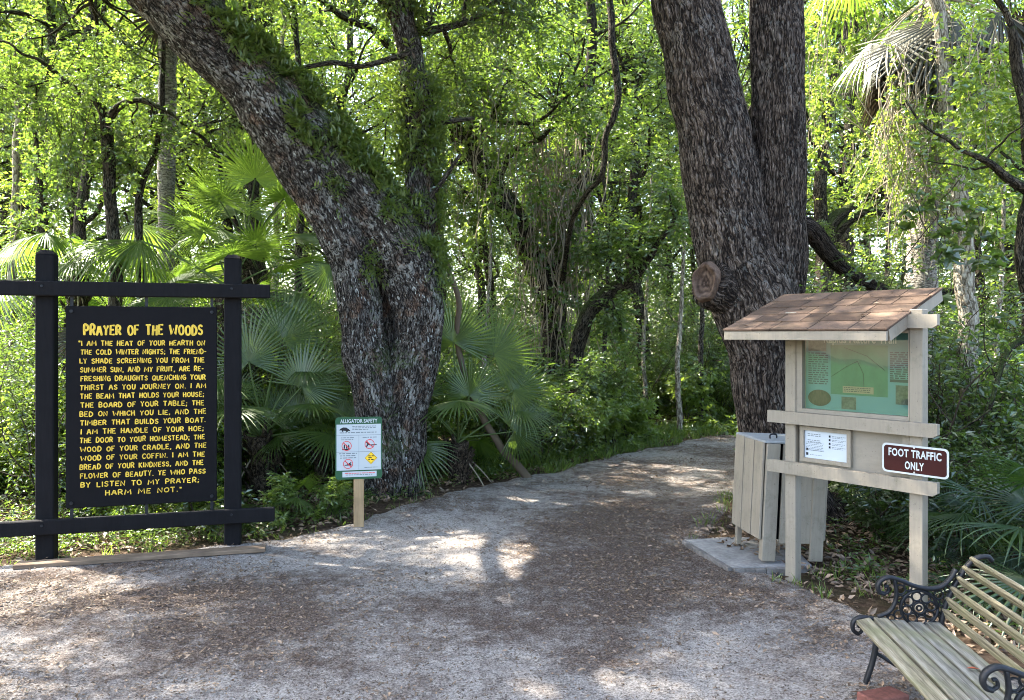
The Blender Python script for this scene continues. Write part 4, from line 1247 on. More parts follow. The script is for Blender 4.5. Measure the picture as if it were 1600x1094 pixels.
# right oak: twin stems from one leaning trunk, with a healed knot
tx, ty = 2.86, 7.9
tz = g1(tx, ty) - .12
twin = thing('live_oak', 'big twin stemmed oak with deeply furrowed bark behind the kiosk', 'oak tree', (tx, ty, tz))
org2 = np.array([tx, ty, tz])
d_ = 7.8
s_trunk = [(1250, 850, 190, d_), (1240, 805, 140, d_), (1222, 740, 106, d_), (1206, 670, 100, d_), (1196, 600, 99, d_), (1192, 540, 110, d_), (1178, 480, 128, d_), (1160, 430, 126, d_)]
s_left = [(1180, 500, 110, d_), (1160, 440, 124, d_), (1146, 395, 116, d_), (1136, 340, 114, d_), (1128, 280, 118, d_), (1116, 210, 114, d_), (1096, 120, 106, d_), (1076, 20, 104, d_), (1058, -80, 108, d_), (1030, -200, 100, d_ - .1), (990, -330, 90, d_ - .3), (940, -440, 78, d_ - .5)]
s_right = [(1206, 560, 70, d_), (1214, 480, 76, d_), (1222, 420, 74, d_), (1222, 350, 72, d_), (1220, 280, 78, d_), (1217, 200, 80, d_), (1214, 110, 78, d_), (1211, 20, 78, d_), (1212, -80, 74, d_), (1220, -200, 68, d_), (1240, -330, 60, d_ + .2), (1270, -440, 52, d_ + .4)]
knot = [(1150, 470, 60, d_ - .06), (1122, 448, 76, d_ - .16), (1106, 442, 74, d_ - .235)]
limb = [(1232, 352, 40, d_ + .05), (1262, 358, 29, d_ + .1), (1290, 392, 23, d_ + .3), (1322, 424, 21, d_ + .5), (1362, 446, 18, d_ + .8), (1420, 462, 14, d_ + 1.2), (1490, 455, 10, d_ + 1.6)]
rts = [[(1200, 800, 70, 7.7), (1168, 830, 50, 7.5), (1120, 848, 22, 7.4)], [(1290, 800, 70, 7.9), (1335, 822, 46, 7.9), (1390, 842, 20, 7.8)], [(1240, 810, 90, 7.6), (1240, 850, 60, 7.3), (1246, 880, 24, 7.05)]]
tr2, tv, tn = fused_trunk('trunk', [px_tube(t) for t in [s_trunk, s_left, s_right, knot, limb] + rts], .0125, M['bark_twin'], twin, org2, .022, .016, 25, 3.6, 9)
# the healed knot: an oval of bare brown wood with a rolled lip
kc = P(1103, 441, 7.475) - org2
kn = unit(np.array([-.50, -.86, .05])); ku = unit(np.cross([0, 0, 1], kn)); kv = np.cross(kn, ku)
mb = MB(); rings = 22; na = 56; V = []; T_ = []
ra = np.random.RandomState(4)
for i in range(rings):
    f = i / (rings - 1)
    for j in range(na):
        a = 2 * math.pi * j / na
        rr = f * (1 + .08 * math.sin(2 * a + 1) + .05 * math.sin(5 * a))
        h = .05 * math.exp(-((f - .78) / .16) ** 2) - .03 * (1 - f) ** 2 - .14 * max(0, f - .85) / .15 + ra.uniform(-.004, .004)
        V.append(kc + ku * .135 * rr * math.cos(a) + kv * .225 * rr * math.sin(a) + kn * (h + .022)); T_.append(.30 + .35 * f + .3 * math.sin(f * 22 + math.sin(a * 3)) * (1 - .4 * f) - .5 * math.exp(-(math.sin(a * 1.5 + 1.0) / .14) ** 2) * f * (1 - f) * 2.5 - .35 * math.exp(-(f / .12) ** 2))
F = [(i * na + j, i * na + (j + 1) % na, (i + 1) * na + (j + 1) % na, (i + 1) * na + j) for i in range(rings - 1) for j in range(na)]
mb.add(V, np.array(F), T_)
def knot_mat():
    k = NT('healed_knot_wood'); tc = k.n('ShaderNodeTexCoord').outputs['Object']
    n_ = k.noise(16, tc, 7, .75); t = k.attr('tint').outputs['Fac']
    c = k.mix(t, (.035, .022, .015), k.ramp(n_, [(.3, (.06, .036, .024)), (.7, (.30, .20, .14))]))
    return k.principled(c, .85, .15, k.bump(n_, .9, .03))
mb.build('healed_knot', knot_mat(), twin, True)
mlimb = (tv[:, 2] + tz > 2.0) & (tv[:, 0] + tx > 3.1)
mm = np.where(mlimb, np.clip(tn[:, 2] + .1, 0, 1), 0) + 1e-9
fern_cover(twin, tv, tn, mm, 420, .09, 6, 'moss_tuft')
rng = np.random.RandomState(33)
pa_, _ = px_tube(s_left); pb_, _ = px_tube(s_right)
starts = [(pa_[-1], (-.7, -.5, .5), 1.0), (pa_[-1], (-.3, .7, .6), 1.0), (pa_[-2], (-.9, .1, .35), 1.0), (pa_[-3], (-.2, -.9, .4), .9), (pb_[-1], (.1, -.8, .6), 1.0), (pb_[-1], (.3, .3, .9), .9)]
out, tips = crown(None, rng, starts, 2, 0, 0, 0, 0, .05, .2, 3, 3.0, .085)
mb = MB(); limbs_mesh(mb, [(a - org2, b) for a, b in out], 7); mb.build('limbs', M['bark_grey'], twin, True)
mb = MB(); leafcloud(mb, rng, tips - org2, rng.uniform(.35, .6, len(tips)), 64, .075, .034, .2); mb.build('crown', [M['leaf_oak'], M['twig']], twin)
# ------------------------------------------------------------------ trees seen one by one behind the path
def base_y(d): return HOR + EYE / d * FPX
def px_tree(name, label, cat, stems, mat, seed, lev=1, Ln=1.6, leaf=None, L=.09, per=56, rad=.4, group=None, kids=2, extra_tips=True, up=.1):
    """stems: lists of (photo x, photo y, width, distance), the first one starting at the ground"""
    rng = np.random.RandomState(seed)
    pts0, _ = px_tube(stems[0]); b = pts0[0].copy(); b[2] = g1(b[0], b[1]) - .05
    t = thing(name, label, cat, b, 0, group)
    mb = MB(); out, tips = [], []
    for k, rows in enumerate(stems):
        p, r = px_tube(rows)
        if k == 0: p[0][2] = b[2]
        c, rr = catmull(p, r, 6)
        c = c + .035 * np.stack([pnoise(c * 2.1 + seed + i * 7) for i in range(3)], 1)
        rr = rr * (1 + .12 * pnoise(c * 5 + seed))
        add_tube(mb, c - b, rr, 12 if r.max() > .05 else 8)
        if extra_tips:
            d = unit(c[-1] - c[-4]); grow(rng, c[-1], d, Ln, rr[-1] * .9, lev, out, tips, up, .25, kids)
            for q in (int(len(c) * .55), int(len(c) * .75), int(len(c) * .9)):
                grow(rng, c[q], unit(np.cross(d, rng.normal(size=3))) + [0, 0, .3], Ln * .8, rr[q] * .4, lev, out, tips, up, .25, kids)
    limbs_mesh(mb, [(a - b, r) for a, r in out], 6)
    mb.build('trunk', mat, t, True)
    if leaf is not None and tips:
        mb = MB(); leafcloud(mb, rng, np.array(tips) - b, rng.uniform(rad * .7, rad * 1.3, len(tips)), per, L, L * .5)
        mb.build('crown', [leaf, M['twig']], t)
    return t
B = base_y
px_tree('vine_draped_tree', 'dark vine draped tree at the centre of the woods where the path bends', 'tree',
        [[(874, B(14.5), 56, 14.5), (868, 630, 40, 14.5), (864, 540, 36, 14.5), (866, 470, 38, 14.5), (868, 420, 36, 14.5), (884, 360, 27, 14.5), (900, 310, 22, 14.5), (912, 250, 19, 14.4), (918, 170, 17, 14.2), (925, 60, 15, 14), (920, -60, 13, 13.6)],
         [(864, 500, 34, 14.5), (848, 440, 34, 14.4), (826, 388, 37, 14.3), (800, 335, 40, 14.1), (770, 290, 38, 13.9), (742, 245, 35, 13.7), (712, 208, 30, 13.5), (690, 180, 27, 13.3), (650, 120, 20, 13), (600, 60, 15, 12.8)],
         [(742, 250, 16, 13.7), (700, 256, 11, 13.4), (662, 262, 7, 13.2)], [(770, 292, 14, 13.9), (800, 240, 10, 13.8), (850, 210, 8, 13.7), (880, 150, 6, 13.6)], [(720, 215, 14, 13.5), (760, 190, 10, 13.4), (790, 192, 8, 13.3)]],
        M['bark_dark'], 51, 1, 1.5, M['leaf_mid'], .10, 48, .42)
px_tree('bent_tree', 'thin dark tree bending right over the far end of the path', 'tree',
        [[(899, B(13.6), 30, 13.6), (897, 620, 22, 13.6), (903, 545, 24, 13.6), (922, 485, 26, 13.5), (955, 455, 24, 13.4), (985, 438, 18, 13.2), (1010, 410, 12, 13)]], M['bark_dark'], 52, 1, 1.0, M['leaf_mid'], .10, 56, .36)
px_tree('forked_sapling', 'dark forked young tree standing behind the left post of the prayer sign', 'tree',
        [[(188, B(9.6), 26, 9.6), (183, 600, 21, 9.6), (180, 480, 20, 9.6), (176, 330, 18, 9.6), (168, 240, 18, 9.6), (164, 190, 18, 9.6), (150, 160, 12, 9.6), (110, 130, 9, 9.5), (60, 90, 6, 9.3)], [(165, 195, 14, 9.6), (188, 165, 12, 9.5), (225, 158, 8, 9.4), (270, 180, 5, 9.3)]],
        M['bark_dark'], 53, 1, 1.1, M['leaf_mid'], .07, 64, .36)
px_tree('curved_sapling', 'slim dark sapling curving in front of the pale palm trunk', 'sapling',
        [[(226, B(9.9), 15, 9.9), (222, 600, 13, 9.9), (219, 450, 12, 9.9), (214, 330, 12, 9.9), (222, 290, 10, 9.9), (240, 245, 9, 9.9), (250, 190, 8, 9.9), (254, 120, 7, 9.9), (258, 30, 6, 9.9)]], M['bark_dark'], 54, 0, .8, M['leaf_dark'], .07, 56, .3)
px_tree('pale_trunk_tree', 'pale mottled trunk leaning left behind the right end of the kiosk roof', 'tree',
        [[(1520, B(8.6), 44, 8.6), (1517, 720, 30, 8.6), (1514, 600, 28, 8.6), (1511, 470, 29, 8.6), (1504, 370, 29, 8.6), (1494, 290, 26, 8.6), (1484, 220, 22, 8.6), (1476, 130, 20, 8.5), (1466, 20, 18, 8.4), (1450, -90, 15, 8.3)], [(1490, 260, 12, 8.6), (1520, 225, 9, 8.5), (1560, 170, 7, 8.3)]],
        M['bark_pale'], 55, 0, .8, M['leaf_bright'], .06, 24, .3)
px_tree('dark_edge_tree', 'dark crooked tree at the right edge above the bench', 'tree',
        [[(1640, B(7.3), 50, 7.3), (1632, 640, 40, 7.3), (1616, 500, 36, 7.3), (1604, 400, 31, 7.2), (1612, 280, 25, 7.2), (1606, 190, 21, 7.1), (1590, 110, 17, 7.0), (1580, 40, 12, 6.9)], [(1606, 300, 18, 7.2), (1560, 262, 12, 7.0), (1520, 240, 8, 6.9)], [(1612, 520, 14, 7.3), (1570, 560, 9, 7.0), (1545, 640, 6, 6.8)]],
        M['bark_dark'], 56, 0, .8, M['leaf_mid'], .07, 16, .3)
px_tree('mossy_branching_tree', 'mossy tree with low spreading branches between the twin oak and the tall palm', 'tree',
        [[(1292, B(13), 40, 13), (1290, 560, 30, 13), (1288, 420, 28, 13), (1300, 350, 24, 13), (1340, 318, 17, 13), (1400, 288, 12, 12.8)], [(1292, 400, 18, 13), (1320, 350, 14, 12.9), (1362, 332, 11, 12.8), (1410, 338, 8, 12.7)], [(1290, 420, 22, 13), (1282, 300, 20, 13), (1290, 200, 16, 13), (1310, 90, 13, 12.8)]],
        M['bark_dark'], 57, 1, 1.2, M['leaf_bright'], .09, 56, .4)
for i, (x, d, yt, w) in enumerate([(1062, 14.4, 360, 8), (948, 15, 250, 7), (760, 13.2, 330, 7), (1098, 15.5, 300, 8), (1010, 16, 280, 6), (470, 12.5, 20, 13), (432, 13, 60, 11), (60, 12, 170, 12), (20, 11, 120, 13), (1385, 11.5, 180, 9), (1560, 9.5, 300, 9)]):
    px_tree('sapling', 'slender upright sapling with a thin bare stem among the trees', 'sapling', [[(x, B(d), w * 1.2, d), (x - 4, (B(d) * 2 + yt) / 3, w, d), (x + 3, (B(d) + yt * 2) / 3, w * .8, d), (x + (-1) ** i * 8, yt, w * .6, d)]],
            M['bark_grey'] if i % 2 else M['bark_pale'], 60 + i, 0, .9, [M['leaf_mid'], M['leaf_bright']][i % 2], .08, 56, .34, 'slender saplings among the trees')

# ------------------------------------------------------------------ the crowd of trees further in
protos = []
for k in range(6):
    rng = np.random.RandomState(200 + k)
    H = rng.uniform(9.5, 13); mbT, out, tips = MB(), [], []
    n = 8; zz = np.linspace(0, H * .75, n); Q = np.stack([rng.normal(0, .22, n).cumsum() * .6, rng.normal(0, .22, n).cumsum() * .6, zz], 1); Q[0, :2] = 0
    r0 = rng.uniform(.10, .17); rr = np.linspace(r0, r0 * .45, n)
    c, r_ = catmull(Q, rr, 4); add_tube(mbT, c, r_, 9)
    for i in range(3, n):
        for q in range(2 if i < 5 else 3):
            a = rng.uniform(0, 6.28)
            grow(rng, Q[i] + [0, 0, rng.uniform(-.5, .5)], (math.cos(a), math.sin(a), rng.uniform(.1, .8)), rng.uniform(1.6, 2.6), rr[i] * .5, 1, out, tips, .06, .22, 2)
    limbs_mesh(mbT, out, 6)
    mc = MB(); leafcloud(mc, rng, tips, rng.uniform(.3, .6, len(tips)), 32, .12, .06, .2, .005)
    a = rng.uniform(0, 6.28, 34); q = 3.2 * rng.uniform(0, 1, 34) ** .5            # closed crown top, added to shade the woods below
    top = np.stack([Q[-1, 0] + q * np.cos(a), Q[-1, 1] + q * np.sin(a), H * rng.uniform(.78, 1.12, 34)], 1)
    leafcloud(mc, rng, top, rng.uniform(.5, .9, 34), 72, .14, .075, .2, .005)
    for w in top[::2]: add_tube(mbT, [Q[-1] - [0, 0, .4], (Q[-1] + w) / 2 + [0, 0, .2], w], [.03, .02, .008], 5, False)
    mt = mbT.mesh('trunk', [M['bark_grey'], M['bark_dark'], M['bark_dark']][k % 3], True)
    protos.append((mt, mc.mesh('crown', [[M['leaf_mid'], M['leaf_bright'], M['leaf_dark']][k % 3], M['twig']])))
rng = np.random.RandomState(77); placed = []; fixed = [(-.6, 17.2), (1.3, 16.8), (-3.6, 16.5), (3.4, 18.2), (-8, 14.5), (5.6, 17), (-1.5, 20), (2.4, 21)]
def far_from(x, y, dmin): return all((x - a) ** 2 + (y - b) ** 2 > dmin ** 2 for a, b in placed)
tries = 0
while len(placed) < 56 and tries < 4000:
    tries += 1
    y = rng.uniform(12.5, 31); x = rng.uniform(-.78 * y - 1, .78 * y + 1)
    if fixed: x, y = fixed.pop()
    elif y < 17 and x < 8: continue
    if poly_dist(np.array([x]), np.array([y]), PATH)[0] > -.8: continue
    if not far_from(x, y, 2.1): continue
    placed.append((x, y))
    mt, mc = protos[rng.randint(6)]
    deep = y > 20
    t = thing('woodland_tree', 'tall leafy tree deep in the woods with its trunk half hidden by shrubs' if deep else 'tall leafy tree in the near woods beside or beyond the path', 'tree', (x, y, g1(x, y) - .1), rng.uniform(0, 6.28),
              'tall trees deep in the woods' if deep else 'tall trees in the near woods')
    s = rng.uniform(.85, 1.2); t.scale = (s, s, s * rng.uniform(.95, 1.2))
    link('trunk', mt, t); link('crown', mc, t)

# ------------------------------------------------------------------ palms and palmettos
def at(px, d): return ((px - 800) / FPX * d, d)
fan_palm('cabbage_palm', 'tall palm with a pale ringed trunk between the sign posts', 'palm', at(258, 12), 7.9, .125, 14, FR_BIG, 1.25, 301, None, False, (-25, 75), 5)
fan_palm('cabbage_palm', 'tall palm with a vine hung trunk and dry drooping fronds above the kiosk', 'palm', at(1434, 9.2), 6.15, .17, 9, FR_BIG, 1.2, 302, None, False, (0, 75), 26)
fan_palm('cabbage_palm', 'palm with a dark shaggy trunk beneath the leaning oak limb', 'palm', at(392, 11), 3.1, .17, 13, FR_BIG + FR_UP + FR_UP, 1.2, 303, None, True, (-30, 75), 6)
fan_palm('fan_palm', 'fan palm with drooping fronds right above the right post of the prayer sign', 'palm', at(345, 9.6), 2.5, .12, 10, FR_BIG + FR_UP, 1.05, 304, None, True, (-25, 60), 2)
fan_palm('fan_palm', 'fan palm with feathery grey green fronds above the left end of the sign beam', 'palm', at(120, 10), 2.7, .12, 11, FR_BIG, .9, 305, None, True, (-30, 50), 3)
fan_palm('palmetto', 'palmetto with broad fans and a dark stump trunk right of the leaning oak', 'palmetto', at(716, 9.7), .55, .13, 6, FR_MID, .95, 306, None, True, (-5, 40), 2)
fan_palm('palmetto', 'large dark palmetto close behind the right post of the prayer sign', 'palmetto', at(412, 9.0), .75, .15, 12, FR_MID, 1.0, 307, None, True, (-5, 50), 2)
fan_palm('palmetto', 'small bright palmetto between the prayer sign and the oak foot', 'palmetto', at(500, 9.2), .55, .08, 8, FR_MID, .6, 308, None, True, (0, 80), 1)
def face_frond(t, lift, lean, back_, s, me=None):
    """a frond held up so that its face looks over the path"""
    o = link('frond', me or FR_UP[int(abs(lean * 10)) % 4], t)
    o.location = (0, 0, lift); o.rotation_euler = (Matrix.Rotation(lean, 4, 'Y') @ Matrix.Rotation(R(90) + back_, 4, 'X')).to_euler(); o.scale = (s, s, s)
pals = {o['label'].split(' ')[0] + str(i): o for i, o in enumerate(bpy.data.objects) if o.get('category') == 'palmetto'}
for o in list(pals.values()):
    if 'right of the leaning oak' in o['label']:
        for a in ((.92, -.06, .05, 1.15), (.92, .55, -.1, 1.1), (.75, 1.0, -.15, 1.05), (.6, -.7, .1, .9), (.55, .25, .25, .85), (.6, 1.45, -.1, .9)): face_frond(o, *a)
    elif 'right post of the prayer' in o['label']:
        for a in ((1.0, .25, -.1, 1.15), (.85, -.15, .1, 1.0), (.6, -.6, -.1, .9), (.8, .75, .1, .95), (.3, .05, -.3, .85)): face_frond(o, *a)
    else:
        for a in ((.55, .1, 0, .75), (.5, -.5, .1, .65), (.5, .7, .1, .65)): face_frond(o, *a)
for i, (px, d, h, s, nf, lab) in enumerate([
        (322, 7.7, .05, .62, 8, 'low palmetto seedling under the lower beam of the prayer sign'), (470, 8.0, .05, .60, 8, 'low palmetto seedling at the path edge left of the alligator sign'),
        (832, 13.0, .2, 1.1, 8, 'palmetto at the left edge of the path where it bends'),
        (1570, 5.9, .2, 1.05, 13, 'dark palmetto clump right behind the park bench'), (1478, 6.6, .1, .8, 11, 'dark palmetto behind the right kiosk post'),
        (1395, 7.4, .05, .75, 9, 'palmetto seen under the kiosk notice panel'), (1640, 5.2, .3, 1.2, 12, 'dark palmetto at the right edge beside the bench back'), (1505, 5.3, .02, .45, 7, 'little pale palmetto sprout at the foot of the kiosk'),
        (1345, 8.6, .2, 1.0, 9, 'palmetto behind the bin beside the oak foot'), (1555, 8.2, .6, 1.2, 11, 'taller palmetto among vines at the right')]):
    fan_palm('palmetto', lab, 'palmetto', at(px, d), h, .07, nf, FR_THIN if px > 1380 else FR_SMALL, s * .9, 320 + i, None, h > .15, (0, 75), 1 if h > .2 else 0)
for i, (px, d) in enumerate([(60, 11.5), (300, 13), (560, 12.5), (660, 14), (780, 15.5), (1100, 18), (1230, 15.5), (1330, 17), (1480, 13), (-40, 10), (1580, 12), (470, 15)]):
    fan_palm('woodland_palmetto', 'wild palmetto half hidden in the shrubs of the woods', 'palmetto', at(px, d), .3, .08, 8, FR_BIG, 1.0, 340 + i, 'palmettos half hidden in the woods', False, (0, 75), 0)

# ------------------------------------------------------------------ shrubs
sh = []
for k in range(7):
    rng = np.random.RandomState(400 + k); out, tips = [], []
    h = [.9, 1.3, 1.7, 2.3, 1.1, 2.8, .6][k]
    for q in range([5, 6, 6, 7, 7, 6, 5][k]):
        a = rng.uniform(0, 6.28)
        grow(rng, (rng.uniform(-.1, .1), rng.uniform(-.1, .1), 0), (math.cos(a) * .55, math.sin(a) * .55, 1), h * .75, .012, 1, out, tips, .08, .2, 2, .8)
    mb = MB(); limbs_mesh(mb, out, 4); ms_ = mb.mesh('stems', M['twig'], True)
    mb = MB(); leafcloud(mb, rng, tips, h * .17, 32, [.075, .06, .085, .07, .10, .075, .06][k], [.036, .03, .04, .032, .05, .036, .03][k], .2, .003)
    sh.append((ms_, mb.mesh('foliage', [[M['leaf_dark'], M['leaf_mid'], M['leaf_mid'], M['leaf_dark'], M['leaf_bright'], M['leaf_mid'], M['leaf_bright']][k], M['twig']]), h))
rng = np.random.RandomState(88); splaced = []
def shrubs(n, xr, yr, kinds, label, group, dmin=.5, edge=-.35, sc=(.75, 1.25)):
    c = t = 0
    while c < n and t < n * 60:
        t += 1
        x, y = rng.uniform(*xr), rng.uniform(*yr)
        if abs(x) > .72 * y + .8: continue
        if poly_dist(np.array([x]), np.array([y]), PATH)[0] > edge: continue
        if math.hypot(x + 1.4, y - 8.85) < 1.0 or math.hypot(x - 2.86, y - 7.9) < 1.0 or math.hypot(x - 2.4, y - 6.2) < 1.15: continue
        if any(math.hypot(x - a, y - b) < r for a, b, r in ((-2.9, 9.0, .9), (-2.3, 9.2, .5), (-.68, 9.7, .85), (-2.75, 8.3, .7), (-2.1, 8.4, .55), (-.2, 9.9, .6))): continue
        if any((x - a) ** 2 + (y - b) ** 2 < dmin ** 2 for a, b in splaced): continue
        splaced.append((x, y)); c += 1
        a_, b_, h = sh[kinds[rng.randint(len(kinds))]]
        o = thing('shrub', label, 'shrub', (x, y, g1(x, y) - .03), rng.uniform(0, 6.28), group)
        s = rng.uniform(*sc); o.scale = (s, s, s)
        link('stems', a_, o); link('foliage', b_, o)
shrubs(46, (-8.5, -1.2), (8.3, 12.5), [0, 1, 2, 4, 6, 4, 3], 'leafy shrub in the thicket behind the black prayer sign', 'thicket shrubs behind the prayer sign', .55, -.5)  # extra bright kinds paint sunlight into this thicket
shrubs(14, (-4.2, -.6), (7.6, 10.5), [0, 6, 6], 'low leafy shrub at the path edge near the leaning oak', 'low shrubs near the leaning oak', .4, -.25, (.6, 1))
shrubs(34, (-.6, 2.2), (10.6, 15.5), [0, 1, 4, 6, 2], 'leafy shrub along the left side of the path before the bend', 'shrubs left of the path', .5, -.2, (.6, 1.1))
shrubs(60, (-2, 9), (15.3, 21), [1, 2, 3, 4, 5, 4], 'green shrub in the thicket beyond the bend of the path', 'thicket shrubs beyond the bend', .6, -.3)
shrubs(34, (3.0, 9), (6.2, 11.6), [0, 1, 2, 3, 6], 'leafy shrub in the shade behind the kiosk', 'shrubs behind the kiosk', .55, -.5)
shrubs(60, (-20, 20), (13, 26), [2, 3, 5, 5], 'tall shrub deep among the woodland trunks', 'tall shrubs deep in the woods', .9, -.5, (.9, 1.5))

# ------------------------------------------------------------------ vines, lianas and dead sticks
def px_stick(name, label, cat, rows, mat, seed=1, sides=7):
    p, r = px_tube(rows); c, rr = catmull(p, r, 6)
    c = c + .02 * np.stack([pnoise(c * 3 + seed + i * 7) for i in range(3)], 1)
    b = c[0].copy(); mb = MB(); add_tube(mb, c - b, rr, sides)
    o = mb.build(name, mat, None, True); o.location = b
    return tag(o, label, cat)
px_stick('leaning_branch', 'bare dead branch leaning from the path edge up beside the oak', 'branch',
         [(832, B(10.1) + 4, 15, 10.1), (806, 725, 13, 10.0), (776, 690, 12, 9.9), (746, 632, 11, 9.8), (724, 582, 10, 9.7), (714, 520, 9, 9.6), (716, 470, 9, 9.5), (700, 420, 8, 9.4), (684, 370, 7, 9.2), (676, 330, 6, 9.1)], M['dead_wood'], 3)
px_stick('liana', 'thick dark liana hanging in a curve at the top centre of the woods', 'vine',
         [(948, -90, 10, 11.5), (953, 0, 11, 11.5), (956, 70, 11, 11.5), (966, 140, 12, 11.5), (960, 180, 11, 11.5), (946, 212, 10, 11.6), (944, 250, 10, 11.7), (936, 282, 9, 11.8), (918, 300, 8, 12), (900, 330, 8, 12.4), (886, 380, 8, 13), (878, 450, 8, 14)], M['bark_dark'], 4)
px_stick('fallen_stick', 'thin fallen stick lying at the path edge beside the oak foot', 'stick', [(680, 785, 6, 8.76), (720, 778, 7, 9.0), (775, 764, 6, 9.5), (800, 762, 3, 9.6)], M['bark_pale'], 5)
px_stick('fallen_stick', 'short dark stick lying across the far path under the leaning branch', 'stick', [(815, 749, 6, 10.15), (850, 747, 7, 10.25), (890, 746, 4, 10.3)], M['bark_dark'], 6)
def vine_tangle(name, label, x0, x1, y0, y1, d, n, seed, r=.006, mat='vine', leaf=None, L=.05, per=5, sag=.25, dd=.35):
    rng = np.random.RandomState(seed)
    o0 = P((x0 + x1) / 2, y0, d)
    mb = MB(); tips = []
    for i in range(n):
        px, w = rng.uniform(x0, x1), rng.uniform(-1, 1)
        ya = y0 + rng.uniform(0, .35) * (y1 - y0); yb_ = y1 - rng.uniform(0, .55) * (y1 - y0)
        k = 8; f = np.linspace(0, 1, k)
        dep = d + rng.uniform(-dd, dd)
        q = np.array([P(px + w * (x1 - x0) * .3 * math.sin(t * 3 + i) + rng.normal(0, (x1 - x0) * .035), ya + (yb_ - ya) * t, dep + .1 * math.sin(5 * t + i)) for t in f])
        if rng.uniform() < sag:                     # a loop across the curtain
            q[:, 0] += np.linspace(-.3, .3, k) * (1 if i % 2 else -1) * rng.uniform(.4, 1.4)
        c, rr = catmull(q, np.linspace(r, r * .5, k) * rng.uniform(.5, 1.5), 4)
        add_tube(mb, c - o0, rr, 4, False)
        tips.extend(c[rng.choice(len(c), per)])
    o = mb.build(name, M[mat], None, True); o.location = o0
    tag(o, label, 'vine')
    if leaf is not None:
        mb = MB(); leafcloud(mb, rng, np.array(tips) - o0, .16, 16, L, L * .75, .5, .0025, flat=.2)
        mb.build('leaves', [leaf, M['twig']], o)
    return o
vine_tangle('vine_curtain', 'dry tan vines hanging over the dark tree at the centre of the woods', 815, 915, 170, 600, 14.0, 110, 500, .011, leaf=M['leaf_mid'], L=.07, per=3)
vine_tangle('vine_curtain', 'leafy vines hanging between the leaning oak stem and the central tree', 690, 800, 60, 420, 12.8, 36, 501, .006, leaf=M['leaf_bright'], L=.07, per=5)
vine_tangle('vine_curtain', 'pale dry vines wrapped round the tall palm trunk above the kiosk', 1380, 1485, 60, 450, 8.8, 130, 502, .007, leaf=M['leaf_bright'], L=.05, per=2, sag=.45)
vine_tangle('vine_curtain', 'yellow green leafy vines hanging at the upper right over the bench side', 1500, 1600, -40, 470, 7.6, 22, 503, .004, leaf=M['leaf_bright'], L=.07, per=7)
vine_tangle('vine_curtain', 'dark broad leaved vine in the gap right of the kiosk roof', 1450, 1560, 300, 500, 7.0, 7, 504, .005, 'twig', M['leaf_dark'], .12, 2)
vine_tangle('vine_curtain', 'sunlit leafy vines right of the twin oak near the top', 1262, 1400, -40, 330, 10.5, 36, 505, .005, leaf=M['leaf_bright'], L=.06, per=6)
vine_tangle('vine_curtain', 'hanging leafy vines left of the oak limb at the top left', 20, 210, 60, 420, 9.3, 30, 506, .004, 'twig', M['leaf_mid'], .06, 6)

# ------------------------------------------------------------------ ground cover, grass, fallen leaves, the far woods
rng = np.random.RandomState(90)
def scatter(n, xr, yr, fn, bias=1.0):
    xs, ys = [], []
    while len(xs) < n:
        y = yr[0] + (yr[1] - yr[0]) * rng.uniform(0, 1, 4000) ** bias; x = rng.uniform(*xr, 4000)
        ok = (np.abs(x) < .72 * y + .6) & fn(x, y)
        xs.extend(x[ok]); ys.extend(y[ok])
    return np.array(xs[:n]), np.array(ys[:n])
def off_pad(x, y): return (x - 2.0) ** 2 + (y - 6.55) ** 2 > .36
def on_top(x, y):
    pd = path_in(x[:, None], y[:, None])[:, 0]
    return np.where(pd > -.1, path_z(x[:, None], y[:, None])[:, 0], gz(x, y) + .02), pd
mb = MB()
x, y = scatter(46000, (-9, 9), (2.0, 14.5), lambda x, y: (path_in(x[:, None], y[:, None])[:, 0] > -.1) & (rng.uniform(0, 1, len(x)) < np.clip((path_t(x, y) + .34 * n2(x, y, 1.6, 71) + .15 * n2(x, y * 2.2, .8, 72) - .46) * 3.2, .03, 1)), 1.3)
z, _ = on_top(x, y)
n = len(x); a = rng.uniform(0, 6.28, n)
d = np.stack([np.cos(a), np.sin(a), rng.normal(.08, .22, n)], 1); nr = np.stack([rng.normal(0, .4, n), rng.normal(0, .4, n), np.ones(n)], 1)
sz = rng.uniform(.010, .036, n) * np.where(rng.uniform(0, 1, n) < .07, 1.7, 1)
V, F, t = leaves(rng, np.stack([x, y, z + rng.uniform(.001, .010, n)], 1), d, nr, sz, sz * rng.uniform(.3, .5, n), rng.beta(1.3, 2.2, n), .18); mb.add(V, F, t)
x, y = scatter(34000, (-7, 6), (2.0, 10), lambda x, y: path_in(x[:, None], y[:, None])[:, 0] > -.1, 1.5)
z, _ = on_top(x, y)
n = len(x); a = rng.uniform(0, 6.28, n)
d = np.stack([np.cos(a), np.sin(a), rng.normal(.12, .25, n)], 1); nr = np.stack([rng.normal(0, .5, n), rng.normal(0, .5, n), np.ones(n)], 1)
sz = rng.uniform(.008, .026, n)
V, F, t = leaves(rng, np.stack([x, y, z + rng.uniform(.001, .006, n)], 1), d, nr, sz, sz * rng.uniform(.2, .6, n), rng.beta(.7, 2.6, n), .18); mb.add(V, F, t)
x, y = scatter(34000, (-9, 9), (4.6, 15), lambda x, y: path_in(x[:, None], y[:, None])[:, 0] < .05, 1.6)
z, _ = on_top(x, y)
n = len(x); a = rng.uniform(0, 6.28, n)
d = np.stack([np.cos(a), np.sin(a), rng.normal(.15, .35, n)], 1); nr = np.stack([rng.normal(0, .6, n), rng.normal(0, .6, n), np.ones(n)], 1)
sz = rng.uniform(.035, .09, n)
